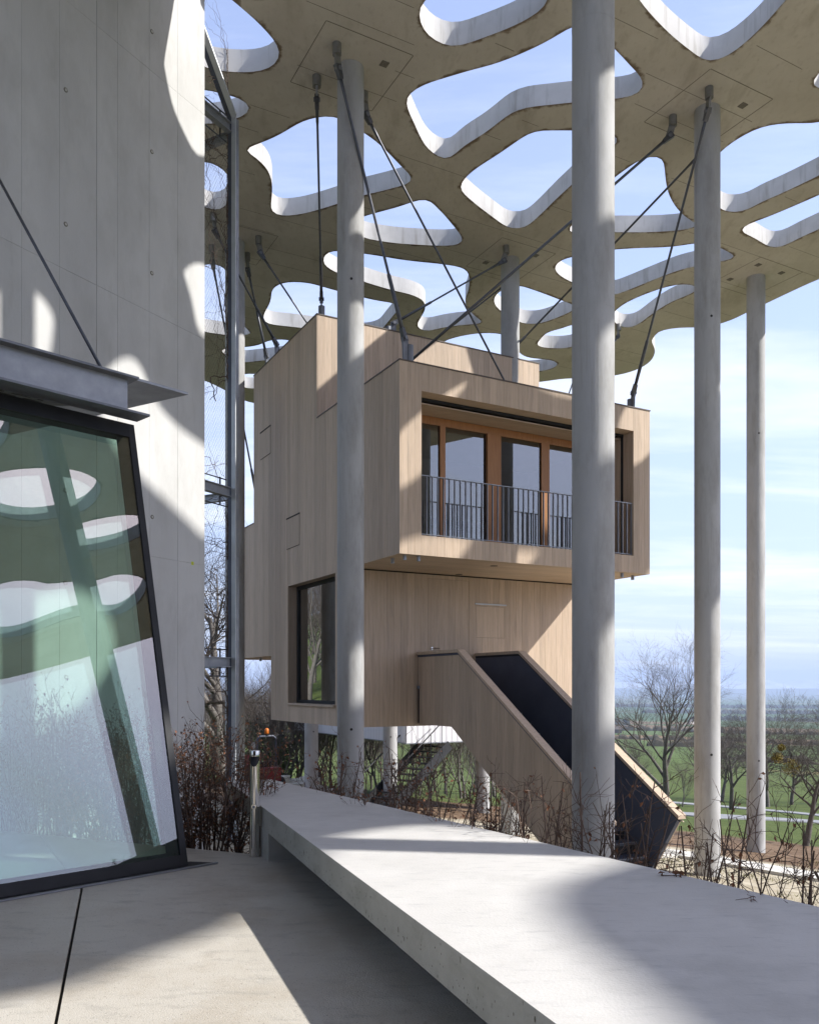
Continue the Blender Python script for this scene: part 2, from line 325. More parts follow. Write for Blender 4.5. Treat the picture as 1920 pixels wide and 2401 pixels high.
def stepmix(a, bsock, val, lo, hi):
    mr = N(t, 'ShaderNodeMapRange'); mr.inputs['From Min'].default_value = lo; mr.inputs['From Max'].default_value = hi; t.links.new(val, mr.inputs['Value'])
    mx = N(t, 'ShaderNodeMix', data_type='RGBA'); t.links.new(mr.outputs[0], mx.inputs['Factor']); t.links.new(a, mx.inputs['A']); t.links.new(bsock, mx.inputs['B']); return mx.outputs['Result']
c_ = stepmix(gravel, soil, ns.outputs[0], 20.2, 20.8); c_ = stepmix(c_, meadow, ns.outputs[0], 27.3, 28.0); c_ = stepmix(c_, fr.outputs[0], dp.outputs['Value'], 170, 190)
t.links.new(c_, b.inputs['Base Color'])
n3 = N(t, 'ShaderNodeTexNoise'); n3.inputs['Scale'].default_value = 5.0; n3.inputs['Detail'].default_value = 8; t.links.new(P, n3.inputs['Vector'])
bp = N(t, 'ShaderNodeBump'); bp.inputs['Strength'].default_value = 0.7; bp.inputs['Distance'].default_value = 0.08; t.links.new(n3.outputs[0], bp.inputs['Height']); t.links.new(bp.outputs[0], b.inputs['Normal'])
M['ground'] = m
struct(link('ground', V, Fc, m, smooth=True))

def strip(name, pts, w, m, lift=0.03, sub=6):
    """flat ribbon that follows the ground; pts are (x, y)"""
    P2 = []
    for (x0, y0), (x1, y1) in zip(pts, pts[1:]):
        for i in range(sub): P2.append(Vector((x0 + (x1 - x0) * i / sub, y0 + (y1 - y0) * i / sub, 0)))
    P2.append(Vector((*pts[-1], 0))); V = []; F = []
    for i, p in enumerate(P2):
        d = (P2[min(i + 1, len(P2) - 1)] - P2[max(i - 1, 0)]).normalized(); n = Vector((-d.y, d.x, 0))
        for s_ in (-1, 1): q = p + n * s_ * w / 2; V.append((q.x, q.y, ground(q.x, q.y) + lift))
    n2 = len(V); V += [(x, y, z - 0.45) for x, y, z in V]
    for i in range(len(P2) - 1): k = 2 * i; F += [(k, k + 2, k + 3, k + 1), (k, n2 + k, n2 + k + 2, k + 2), (k + 1, k + 3, n2 + k + 3, n2 + k + 1)]
    return struct(link(name, V, F, m))
def gh2(u, v): p = ground_hit(u, v); return (p.x, p.y)
strip('road', [gh2(1380, 1868), gh2(1610, 1886), gh2(1760, 1898), gh2(1870, 1908), gh2(2100, 1932)], 3.2, M['asphalt'], 0.05)
strip('side_road', [gh2(1500, 1902), gh2(1640, 1913), gh2(1790, 1921), gh2(1920, 1929), gh2(2150, 1945)], 2.4, M['asphalt'], 0.05)
strip('garden_path', [(-2.5, 19.0), (0.5, 17.8), (3.2, 16.3), gh2(1580, 2003), gh2(1700, 2025), gh2(1920, 2062), (12.0, 12.2)], 1.15, M['path'], 0.06, 8)

# far wood, ridges, mountains
def ridge(name, Y, x0, x1, n, zf, depth, m, kind='structure'):
    V = []; F = []
    for i in range(n + 1):
        x = x0 + (x1 - x0) * i / n; zt = zf(x)
        zg = min(ground(x, Y), zt - 1)
        V += [(x, Y - depth * 0.5, zg - 5), (x, Y - depth * 0.25, zg + (zt - zg) * 0.7), (x, Y, zt), (x, Y + depth, zg - 5)]
    for i in range(n):
        for k in range(3): b = 4 * i + k; F.append((b, b + 4, b + 5, b + 1))
    o = link(name, V, F, m, smooth=(kind == 'structure')); o['kind'] = kind; return o
def fn(x, s, a, seed=0): return noise.fractal(Vector((x / s, seed, 0.3)), 1.0, 2.0, 5) * a
for Y, x0, x1, h, sd in ((3300, 900, 2300, 17, 1), (4300, -900, 900, 26, 2), (4700, 700, 2600, 24, 3), (2300, 760, 1250, 13, 4), (1500, -500, 380, 12, 5)):
    ridge('far_wood', Y, x0, x1, 240, lambda x: ground(x, Y) + h * (0.8 + 0.25 * math.sin(x * 0.35) * math.sin(x * 0.11 + sd)) + fn(x, 18, 5, sd), 60, M['forest'], 'stuff')
for Y, x0, x1, h, sd in ((280, 95, 150, 3.0, 11), (360, -60, 60, 3.0, 12), (470, 130, 190, 4.0, 13), (690, 150, 330, 5, 14), (800, -220, 60, 6, 15), (1080, 260, 520, 7, 16)):
    ridge('far_hedgerow', Y, x0, x1, 160, lambda x: ground(x, Y) + h * (0.7 + 0.3 * math.sin(x * 0.5) * math.sin(x * 0.17 + sd)) + fn(x, 6, h * 0.45, sd), h * 1.2, M['scrub'], 'stuff')
ridge('far_hills', 9500, -9000, 9000, 260, lambda x: -128 + fn(x, 1500, 30, 5), 900, M['hill'])
ridge('farther_hills', 14500, -14000, 14000, 300, lambda x: -62 + x * 0.0016 + fn(x, 2500, 34, 9), 2500, M['hill'])
ridge('snow_mountains', 19000, -3000, 16000, 700, lambda x: -20 + max(0, min(1, (x - 1500) / 5000)) * (90 + fn(x, 700, 110, 12)) + fn(x, 200, 20, 3), 3000, M['snow'])

# ------------------------------------------------------------------ the perforated concrete canopy
H = 9.7; TH = 0.36
def crop(u0, v0, s): return lambda pts: [(u0 + x / s, v0 + y / s) for x, y in pts]
A_, B_, C_, D_, E_, F_ = crop(470, 0, 3.448), crop(940, 0, 3.448), crop(1420, 0, 3.448), crop(470, 380, 3.448), crop(940, 380, 3.448), crop(1420, 380, 3.448)
G_, K_, Q_, T_ = crop(940, 680, 3.448), crop(1300, 680, 5.3875), crop(460, 500, 5.3875), crop(0, 800, 1.796)
def xy(uv): return [tuple(onz(u, v, H)[:2]) for u, v in uv]
def UV(P): return [(CU + x / y * F0, HV - H / y * F0) for x, y in P]
HOLES = [
 A_([(262,0),(330,60),(420,135),(500,215),(570,290),(615,350),(640,410),(640,450),(615,500),(560,545),(480,570),(390,581),(290,580),(200,573),(110,560),(20,535),(-60,480),(-130,350),(-160,180),(-120,20),(-20,-70),(100,-90),(190,-55)]),
 A_([(25,715),(110,740),(220,765),(300,785),(360,815),(400,855),(405,882),(380,910),(320,945),(240,970),(130,992),(25,1000),(-60,975),(-100,890),(-80,780),(-30,725)]),
 D_([(25,-12),(100,10),(180,55),(225,110),(240,200),(225,310),(188,365),(110,387),(50,370),(-20,320),(-60,200),(-50,60),(-10,0)]),
 A_([(360,1212),(400,1185),(480,1155),(600,1105),(700,1050),(800,990),(880,960),(960,942),(1050,938),(1120,950),(1220,998),(1315,1068),(1400,1125),(1480,1195),(1560,1275),(1620,1340)])
   + D_([(1680,85),(1712,135),(1690,168),(1600,195),(1450,235),(1320,265),(1105,335),(960,380),(850,410),(740,428),(660,432),(610,420),(577,395),(570,355),(578,270),(580,180),(565,110),(530,40),(490,0),(440,-45),(390,-78)]),
 B_([(190,0),(155,50),(145,110),(155,170),(180,230),(230,290),(300,335),(370,365),(430,372),(500,360),(600,325),(750,270),(900,210),(1030,145),(1120,85),(1170,35),(1192,0),(1200,-60),(1160,-110),(1060,-130),(900,-110),(650,-95),(400,-85),(270,-60),(220,-25)]),
 B_([(45,835),(45,790),(75,750),(140,705),(230,665),(350,628),(550,568),(750,515),(900,460),(1050,395),(1200,320),(1378,215),(1470,185),(1560,215),(1640,290)])
   + C_([(65,388),(120,440),(200,530),(260,590),(295,640),(305,690),(285,735),(240,765),(150,785),(70,795)])
   + B_([(1550,812),(1378,825),(1200,845),(1050,860),(980,875),(900,905),(840,945),(760,1010),(650,1090),(550,1150),(470,1210),(410,1265),(375,1285),(340,1280),(275,1245),(210,1190),(160,1110),(110,1000),(60,890)]),
 E_([(480,200),(490,165),(530,115),(600,55),(690,-5)]) + B_([(800,1235),(900,1165),(980,1110),(1050,1070),(1110,1055),(1250,1052),(1380,1052),(1560,1058),(1690,1080)])
   + C_([(92,1105),(105,1130),(92,1155),(50,1190)]) + E_([(1600,-20),(1490,80),(1380,180),(1250,300),(1150,400),(1080,465),(1020,515),(970,533),(910,535),(850,517),(780,470),(700,410),(620,350),(550,290),(500,245)]),
 C_([(275,0),(330,70),(420,170),(520,270),(640,370),(740,445),(800,485),(850,492),(910,480),(980,450),(1080,380),(1200,275),(1330,140),(1450,0),(1520,-70),(1520,-130),(1440,-165),(1200,-165),(900,-150),(600,-135),(400,-125),(280,-100),(245,-50)]),
 F_([(925,-82),(880,-30),(850,60),(840,180),(860,290),(900,350),(940,382),(980,397),(1030,403),(1080,400),(1150,380),(1250,325),(1400,260),(1550,190),(1724,105),(1900,20)]) + UV([(8.7,15.75),(9.15,15.45),(9.1,15.1),(8.77,14.86),(8.34,14.65),(7.92,14.5),(7.6,14.48),(7.3,14.62)]) + F_([(1724,-322),(1500,-317),(1350,-305),(1230,-275),(1100,-210),(1000,-145)]),
 F_([(1095,550),(1105,530),(1150,500),(1220,475),(1350,425),(1500,362),(1724,265),(1880,200),(1980,210),(2020,290),(1960,400),(1850,478),(1724,540),(1600,595),(1500,645),(1420,683),(1370,690),(1320,680),(1250,640),(1180,600),(1120,572)]),
 F_([(150,65),(220,15),(300,-30),(380,-50),(430,-45),(462,-20),(472,20),(478,80),(490,180),(515,270),(560,350),(610,410),(660,450),(720,490),(745,508),(724,525),(600,548),(450,560),(300,565),(70,565),(-130,568),(-270,575),(-300,545),(-270,502),(-100,300),(50,140)]),
 F_([(724,655),(600,675),(450,688),(300,692),(150,700),(70,705),(-100,732),(-270,765),(-355,790),(-400,825),(-412,855),(-400,885),(-355,925),(-270,970),(-120,1040),(-20,1076),(70,1072),(150,1045),(300,985),(450,925),(600,870),(724,840),(830,820),(935,800),(1015,783),(1048,765),(1000,730),(935,695),(830,660)]),
 F_([(55,1245),(65,1212),(90,1190),(150,1145),(250,1095),(350,1055),(450,1020),(550,995),(640,985),(690,990),(725,1003),(745,1020),(724,1042),(650,1080),(550,1120),(450,1175),(350,1245),(270,1305),(220,1330),(180,1337),(130,1330),(90,1310),(65,1280)]),
 G_([(1385,280),(1280,315),(1200,335),(1160,360),(1120,405),(1098,440),(1130,458),(1200,468),(1300,470),(1385,458),(1480,425),(1520,370),(1500,300),(1450,272)]),
 E_([(955,998),(1050,1025),(1150,1060),(1280,1110),(1385,1150),(1410,1170),(1385,1200),(1250,1260),(1140,1298),(1060,1308),(1000,1303),(955,1290),(880,1245),(810,1203),(770,1165),(752,1120),(770,1070),(810,1038),(880,1006)]),
 E_([(0,787),(150,805),(300,820),(450,842),(510,860),(540,890),(552,930),(552,990),(540,1050),(522,1100),(520,1135),(540,1180),(590,1235),(640,1275),(662,1295),(640,1304),(500,1315),(400,1327),(300,1345),(240,1360),(190,1362),(150,1345),(133,1325),(140,1290),(170,1240),(195,1190),(195,1150),(170,1110),(110,1080),(50,1060)])
   + D_([(1600,1045),(1450,1005),(1315,962),(1200,925),(1105,893),(1060,870),(1010,835),(995,803),(998,765),(1030,730),(1080,716),(1180,722),(1315,738),(1450,758)]),
 D_([(1105,1040),(1000,1010),(880,978),(760,968),(690,972),(620,995),(580,1035),(572,1090),(560,1140),(530,1195),(512,1235),(510,1260),(525,1290),(560,1308),(650,1320),(830,1340),(1000,1365),(1200,1395),(1350,1400),(1440,1375),(1490,1320),(1545,1255),(1592,1195),(1598,1160),(1575,1143),(1500,1130),(1400,1113),(1315,1093),(1210,1066)]),
 D_([(1235,505),(1270,455),(1320,438),(1450,400),(1600,360)]) + E_([(80,325),(150,303),(200,300),(235,312),(290,365),(350,425),(400,485),(450,545),(490,600),(500,625),(490,650),(460,665),(400,673),(250,672),(100,663)]) + D_([(1600,655),(1450,635),(1320,608),(1255,565)]),
 G_([(350,415),(450,380),(600,352),(700,347),(810,355),(880,400),(930,470),(990,530),(1060,550),(1150,558),(1230,570),(1268,598),(1240,625),(1125,655),(900,660),(600,620),(400,545),(320,470)]),
 Q_([(90,648),(200,640),(290,650),(350,690),(420,820),(480,1000),(540,1250),(610,1430),(695,1522),(610,1535),(450,1540),(330,1528),(200,1510),(90,1490),(0,1440),(-60,1200),(-60,900),(0,700)]),
 Q_([(315,1735),(345,1712),(450,1700),(615,1690),(700,1680),(800,1660),(880,1622),(950,1602),(1080,1593),(1190,1605),(1280,1660),(1240,1760),(1100,1825),(930,1847),(820,1860),(720,1870),(615,1880),(480,1850),(370,1780)]),
 T_([(990,150),(1030,138),(1066,137),(1110,143),(1150,165),(1130,195),(1066,199),(1020,192),(992,172)]),
]
loops = [xy(h) for h in HOLES]
loops.append([(6.45,13.74),(6.49,13.55),(6.55,13.2),(6.9,12.85),(7.6,12.7),(8.15,12.75),(8.25,13.05),(7.9,13.3),(7.3,13.5),(6.95,13.8),(6.75,13.95),(6.55,13.9)])
def shade(P):       # where the sun ray through a sunlit point crosses the canopy
    d = (H - P[2]) / math.tan(R(SUN_EL)); return (P[0] + math.sin(R(SUN_AZ)) * d, P[1] + math.cos(R(SUN_AZ)) * d)
WP, WD = Vector((-4.02, 10.04, 0)), Vector((0.562, 1, 0))           # foot line of the tall concrete wall
def wallpt(u, v):
    a = (u - CU) / F0; k = (a * WP.y - WP.x) / (WD.x - a * WD.y); y = WP.y + k; return (a * y, y, -(v - HV) / F0 * y)
loops += [
 # openings over the terrace and beside it
 [(-3.7,11.85),(-3.2,11.65),(-2.6,11.48),(-2.1,11.33),(-1.61,11.18),(-1.18,11.09),(-0.88,11.1),(-0.4,11.15),(0.0,11.3),(0.35,11.5),(0.25,11.72),(-0.3,11.86),(-1.0,12.0),(-1.8,12.08),(-2.7,12.1),(-3.4,12.08)],
 [(1.7,11.4),(1.78,11.1),(1.95,10.96),(2.3,10.95),(2.7,11.03),(3.4,11.12),(3.45,11.3),(3.0,11.48),(2.3,11.55),(1.9,11.52)],
 [(3.2,9.95),(3.44,10.1),(3.87,10.2),(4.21,10.38),(4.6,10.7),(4.85,10.98),(5.2,11.3),(5.9,11.35),(6.6,11.1),(6.9,10.75),(6.5,10.45),(6.05,10.13),(5.55,9.78),(5.0,9.45),(4.2,9.3),(3.5,9.45)],
 [(2.15,8.7),(2.25,8.2),(2.6,7.85),(3.4,7.75),(3.95,8.15),(3.75,8.65),(3.1,8.88),(2.5,8.95)],
 [(6.4,7.9),(6.6,8.8),(7.4,9.1),(8.3,8.9),(8.75,8.1),(8.4,7.2),(7.5,6.9),(6.7,7.2)],
 [(9.5,7.5),(9.7,8.4),(10.5,8.7),(11.3,8.3),(11.55,7.3),(11.0,6.5),(10.0,6.5)],
 [(13.1,7.0),(13.3,8.0),(14.2,8.3),(15.0,7.5),(14.6,6.4),(13.6,6.1)],
 [(12.6,3.9),(12.9,4.3),(13.3,4.5),(13.9,4.35),(14.6,3.8),(14.85,3.2),(14.35,2.6),(14.2,2.2),(14.2,1.7),(14.3,1.1),(14.3,0.3),(13.7,-0.3),(12.6,-0.2),(11.7,0.5),(11.4,1.4),(11.75,2.05),(12.02,2.2),(12.25,2.7),(12.49,3.1),(12.62,3.45)],
 [(9.45,15.6),(9.95,15.4),(10.6,15.3),(11.3,15.3),(11.5,15.6),(11.0,15.95),(10.2,16.1),(9.6,15.95)],
 [(8.8,12.6),(9.03,12.95),(9.5,13.25),(9.95,13.45),(10.3,13.38),(10.6,13.05),(10.3,12.65),(9.6,12.35),(9.0,12.35)],
 [(10.75,13.72),(11.07,14.02),(11.6,14.1),(11.85,13.8),(11.45,13.45),(11.0,13.45)],
 [(10.25,11.7),(10.7,12.02),(11.4,12.0),(11.9,11.7),(11.5,11.3),(10.7,11.3)],
 [(7.2,3.0),(7.8,4.6),(8.6,4.9),(9.3,4.3),(9.1,3.0),(8.2,2.4)],
 [(9.9,3.7),(10.1,5.2),(10.8,5.5),(11.2,4.6),(10.9,3.5)],
 [(4.4,2.6),(4.7,3.8),(5.7,4.05),(6.5,3.4),(6.2,2.5),(5.3,2.1)],
 [(-4.5,3.8),(-3.2,5.4),(-1.4,5.6),(0.2,5.0),(-0.2,3.6),(-2.0,2.6),(-3.8,2.8)],
 [(7.0,-1.5),(8.0,0.6),(9.2,0.4),(9.6,-1.2),(8.6,-2.6),(7.4,-2.6)],
 [(0.5,-2.5),(1.8,0.2),(3.6,0.8),(4.8,-0.6),(3.8,-2.8),(2.0,-3.4)],
 [(-8.5,16.5),(-7.6,19.5),(-6.2,20.0),(-6.0,17.6),(-6.9,15.6)],
]
outer = xy(F_([(1724,945),(1500,1045),(1290,1145),(1140,1215),(1030,1270),(935,1303),(850,1325),(720,1337),(600,1337),(500,1350),(415,1372)])
   + K_([(1290,562),(1235,605),(1222,640),(1250,700),(1270,760),(1255,830),(1210,900),(1120,965),(1000,1020),(880,1055),(755,1080),(500,1105),(225,1115),(100,1120),(0,1135)]) + G_([(1125,742)])
   + T_([(1900,210),(1700,225),(1500,260),(1300,275),(1150,268),(1065,260),(1030,250),(945,205),(858,165),(700,130),(500,140)]))
outer += [(-9.5,23.5),(-11,18),(-11.5,10),(-10.5,2),(-8,-4),(-2,-6.5),(5,-6.5),(11,-5.5),(16,-3),(17,4),(16.5,9),(15,13.5),(12.5,17.0)]
def smooth_loop(p, sp=0.14):
    n = len(p); dense = []
    for i in range(n):
        p0, p1, p2, p3 = [Vector((*p[(i + k) % n], 0)) for k in (-1, 0, 1, 2)]
        t0 = 0.0; t1 = t0 + max((p1 - p0).length, 1e-4) ** 0.5; t2 = t1 + max((p2 - p1).length, 1e-4) ** 0.5; t3 = t2 + max((p3 - p2).length, 1e-4) ** 0.5
        m = max(2, int((p2 - p1).length / 0.03))
        for k in range(m):
            t_ = t1 + (t2 - t1) * k / m
            a1 = p0 * ((t1 - t_) / (t1 - t0)) + p1 * ((t_ - t0) / (t1 - t0)); a2 = p1 * ((t2 - t_) / (t2 - t1)) + p2 * ((t_ - t1) / (t2 - t1)); a3 = p2 * ((t3 - t_) / (t3 - t2)) + p3 * ((t_ - t2) / (t3 - t2))
            b1 = a1 * ((t2 - t_) / (t2 - t0)) + a2 * ((t_ - t0) / (t2 - t0)); b2 = a2 * ((t3 - t_) / (t3 - t1)) + a3 * ((t_ - t1) / (t3 - t1))
            dense.append(b1 * ((t2 - t_) / (t2 - t1)) + b2 * ((t_ - t1) / (t2 - t1)))
    L = [0.0]
    for i in range(len(dense)): L.append(L[-1] + (dense[(i + 1) % len(dense)] - dense[i]).length)
    tot = L[-1]; m = max(16, int(tot / sp)); out = []; j = 0
    for k in range(m):
        s_ = tot * k / m
        while L[j + 1] < s_: j += 1
        f = (s_ - L[j]) / max(L[j + 1] - L[j], 1e-9); out.append(dense[j].lerp(dense[(j + 1) % len(dense)], f))
    for _ in range(1): out = [(out[i - 1] + out[i] * 2 + out[(i + 1) % m]) / 4 for i in range(m)]
    return out
def area(p): return sum(p[i].x * p[(i + 1) % len(p)].y - p[(i + 1) % len(p)].x * p[i].y for i in range(len(p))) / 2
def inside(p, x, y):
    c = False; n = len(p); j = n - 1
    for i in range(n):
        if (p[i].y > y) != (p[j].y > y) and x < (p[j].x - p[i].x) * (y - p[i].y) / (p[j].y - p[i].y) + p[i].x: c = not c
        j = i
    return c
def offset(p, d):      # outwards for a counter-clockwise loop
    n = len(p); q = []
    for i in range(n):
        tg = (p[(i + 1) % n] - p[i - 1]).normalized(); q.append(p[i] + Vector((tg.y, -tg.x, 0)) * d)
    for _ in range(3): q = [(q[i - 1] + q[i] * 2 + q[(i + 1) % n]) / 4 for i in range(n)]
    return q
hl = []
for p in loops:
    q = smooth_loop(p)
    if area(q) < 0: q.reverse()
    hl.append(q)
ol = smooth_loop(outer, 0.2)
if area(ol) < 0: ol.reverse()
V = []; edge = []; cons = []; ring_faces = []
def addloop(p, e):
    b = len(V); V.extend(p); edge.extend([e] * len(p)); return b
rb = []
offs = [offset(q, 0.19) for q in hl]
b0 = addloop(ol, 0.0); cons += [(b0 + i, b0 + (i + 1) % len(ol)) for i in range(len(ol))]
for q, o_ in zip(hl, offs):
    bi = addloop(q, 0.55); n = len(q); cons += [(bi + i, bi + (i + 1) % n) for i in range(n)]; rb.append((bi, n))
ns_ = len(V)
for o_ in offs:
    for p in o_: 
        if not any(inside(h, p.x, p.y) for h in hl): V.append(p); edge.append(0.0)
for i in range(-12, 17):            # sparse inner points keep the triangles even
    for j in range(-7, 30):
        x, y = i + 0.37, j + 0.21
        if inside(ol, x, y) and not any(inside(h, x, y) for h in offs): V.append(Vector((x, y, 0))); edge.append(0.0)
res = geometry.delaunay_2d_cdt([Vector((p.x, p.y)) for p in V], cons, [], 0, 1e-5, True)
vv, tris, orig = res[0], res[2], res[3]
ed = [max([edge[k] for k in orig[i]] or [0.0]) for i in range(len(vv))]
keep = []
bbs = [(min(p.x for p in h), max(p.x for p in h), min(p.y for p in h), max(p.y for p in h)) for h in hl]
for f in tris:
    cx = sum(vv[i].x for i in f) / 3; cy_ = sum(vv[i].y for i in f) / 3
    if not inside(ol, cx, cy_): continue
    if any(bb[0] < cx < bb[1] and bb[2] < cy_ < bb[3] and inside(h, cx, cy_) for h, bb in zip(hl, bbs)): continue
    keep.append(tuple(f))
nv = len(vv)
VV = [(p.x, p.y, H) for p in vv] + [(p.x, p.y, H + TH) for p in vv]
FF = [tuple(reversed(f)) if (vv[f[1]] - vv[f[0]]).cross(vv[f[2]] - vv[f[0]]) > 0 else f for f in keep]; fm = [0] * len(FF)
top = [tuple(i + nv for i in reversed(f)) for f in FF]; FF = FF + top; fm += [1] * len(top)
EDG = ed + [0.0] * nv
side = len(VV)
for lp, sgn in [(ol, 1)] + [(h, -1) for h in hl]:
    b_ = len(VV); n = len(lp); VV += [(p.x, p.y, H) for p in lp] + [(p.x, p.y, H + TH) for p in lp]; EDG += [0.0] * (2 * n)
    for i in range(n):
        j = (i + 1) % n; q = (b_ + i, b_ + j, b_ + n + j, b_ + n + i); FF.append(q if sgn > 0 else tuple(reversed(q))); fm.append(1)
canopy = empty('concrete_canopy', (0, 0, H)); tag(canopy, 'huge concrete canopy slab with flowing organic openings carried on tall columns', 'canopy')
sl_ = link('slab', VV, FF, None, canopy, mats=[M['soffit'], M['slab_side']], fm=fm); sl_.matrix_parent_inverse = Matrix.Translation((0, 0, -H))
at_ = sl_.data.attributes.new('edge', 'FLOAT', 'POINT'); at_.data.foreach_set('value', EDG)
for p in sl_.data.polygons:
    if p.material_index == 1 and abs(p.normal.z) < 0.5: p.use_smooth = True
def free(x, y): return inside(ol, x, y) and not any(inside(h, x, y) for h in hl)

# ------------------------------------------------------------------ columns
aX, bX = Vector((0.877, 0.480, 0)), Vector((-0.480, 0.877, 0))
RC = 0.21
COLS = [(822, 13.49, 'slender round concrete column in front of the wooden house beside its left window'),
        (1390.5, 8.62, 'thick looking round concrete column rising directly behind the long bench'),
        (1658, 14.47, 'round concrete column beside the foot of the wooden stair'),
        (1772, 20.4, 'round concrete column at the canopy edge next to the pale path'),
        (1196, 19.55, 'round concrete column rising behind the roof of the wooden house'),
        (551, 18.8, 'round concrete column standing right behind the steel stair tower post'),
        (730, 26.4, 'round concrete column under the wooden house near the parked dumper'),
        (915, 25.2, 'round concrete column beside the white metal house and its black stair'),
        (1132, 27.0, 'round concrete column on bare soil seen below the wooden stair')]
XY = [((u - CU) / F0 * Y, Y, l) for u, Y, l in COLS]
XY += [(6.0, 4.68, 'round concrete column standing on the slope to the right of the bench'), (12.6, 10.2, 'round concrete column under the outer rim of the canopy'), (9.4, 9.6, 'round concrete column between the path and the terrace slope')]
def column(x, y, label):
    zb = ground(x, y) - 0.25; hgt = H - zb
    e = empty('concrete_column', (x, y, zb)); tag(e, label, 'column', 'round columns carrying the canopy')
    mb = MB(); n = 56
    for z in (0, hgt): mb.V += [Vector((RC * math.cos(2 * math.pi * k / n), RC * math.sin(2 * math.pi * k / n), z)) for k in range(n)]
    for k in range(n): q = (k + 1) % n; mb.F.append((k, q, n + q, n + k))
    mb.build('shaft', M['column'], e, True)
    d = Vector((-x, -y, 0)).normalized(); sx_ = Vector((d.y, -d.x, 0))
    # casting seam: a hair-thin raised fin, ring joints, plug hole
    sd = (d * 0.97 + sx_ * -0.24).normalized(); s2 = Vector((sd.y, -sd.x, 0))
    MB().box(sd * (RC - 0.006) - s2 * 0.0035, s2 * 0.007, sd * 0.0068, (0, 0, hgt - 0.002)).build('casting_seam', M['column'], e)
    for i, zz in enumerate((hgt * 0.30, hgt * 0.52, hgt * 0.75)):
        mb = MB(); k0 = len(mb.V)
        for z, rr in ((zz, RC - 0.004), (zz, RC + 0.0022), (zz + 0.006, RC + 0.0022), (zz + 0.006, RC - 0.004)):
            mb.V += [Vector((rr * math.cos(2 * math.pi * k / n), rr * math.sin(2 * math.pi * k / n), z)) for k in range(n)]
        for r_ in range(3):
            for k in range(n): q = (k + 1) % n; mb.F.append((r_ * n + k, r_ * n + q, r_ * n + n + q, r_ * n + n + k))
        mb.build('ring_joint', M['column'], e)
    pd = (d * 0.9 - sx_ * 0.05).normalized() if int(x * 10) % 2 else (d * 0.9 - sx_ * 0.3).normalized()
    for zz in (() if 'thick looking' in label else (hgt * 0.175, hgt * 0.73)):
        p = pd * (RC - 0.004) + Z * zz; MB().tube([p, p + pd * 0.007], 0.021, 14).build('plug_hole', M['joint'], e)
    return e
for x, y, l in XY: column(x, y, l)
# formwork squares in the soffit around the columns and small recessed boxes
def soffit_square(x, y, k0, k1, l0, l1):
    c = Vector((x, y, H)); w = 0.011
    for (s0, s1, t0, t1) in ((k0, k1, l0 - w, l0), (k0, k1, l1, l1 + w), (k0 - w, k0, l0, l1), (k1, k1 + w, l0, l1)):
        nseg = 10
        for i in range(nseg):
            if s1 - s0 > t1 - t0: q0 = (s0 + (s1 - s0) * i / nseg, s0 + (s1 - s0) * (i + 1) / nseg, t0, t1)
            else: q0 = (s0, s1, t0 + (t1 - t0) * i / nseg, t0 + (t1 - t0) * (i + 1) / nseg)
            pts = [c + aX * s + bX * t_ for s, t_ in ((q0[0], q0[2]), (q0[1], q0[2]), (q0[1], q0[3]), (q0[0], q0[3]))]
            if all(free(p.x, p.y) for p in pts): JO.quad_prism([p - Z * 0.0025 for p in pts], -Z, 0.02)
def local(p, x, y): d = p - Vector((x, y, H)); return d.dot(aX), d.dot(bX)
SQ = {0: A_([(1010, 190), (720, 680), (1710, 465)]), 2: C_([(840, 565), (315, 990), (1345, 805)]), 3: F_([(1250, 750), (1585, 870)]), 4: E_([(820, 600), (525, 835), (1250, 735)]), 5: D_([(635, 580), (455, 825)])}
for i in range(6):
    x, y, _ = XY[i]; JO = MB()
    soffit_square(x, y, -0.72, 0.72, -0.72, 0.72)
    if JO.V:
        jo = JO.build('formwork_joint', M['cjoint'], canopy); jo.matrix_parent_inverse = Matrix.Translation((0, 0, -H)); jo['kind'] = 'stuff'
# board lines of the soffit formwork
JB = MB()
for k in range(-20, 60):
    off = k * 0.62 + 0.2
    seg = 0.35; i = -30
    while i < 60:
        p0 = bX * 0 + aX * (i * seg) + bX * off; p1 = aX * ((i + 1) * seg) + bX * off
        if 11.5 < p0.y < 29 and free(p0.x, p0.y) and free(p1.x, p1.y) and (k * 7 + i // 9) % 5 < 3:
            q = bX * 0.004; JB.quad_prism([Vector((p.x, p.y, H - 0.0016)) for p in (p0 - q, p1 - q, p1 + q, p0 + q)], -Z, 0.02)
        i += 1
jb = JB.build('board_mark', M['cjoint'], canopy); jb.matrix_parent_inverse = Matrix.Translation((0, 0, -H)); jb['kind'] = 'stuff'
M['recess'] = mat('recess_frame', (0.12, 0.11, 0.095), 0.6, (0.2, 0.18, 0.15), 30)
for u, v in A_([(1487, 512)]) + C_([(1108, 848)]) + E_([(685, 810), (1088, 752)]) + F_([(1005, 945), (1232, 828), (1420, 893)]):
    p = onz(u, v, H); e = MB()
    e.box(p - aX * 0.06 - bX * 0.06 - Z * 0.01, aX * 0.12, bX * 0.12, Z * 0.02)
    o = e.build('recess_box', M['recess'], canopy); o.matrix_parent_inverse = Matrix.Translation((0, 0, -H))

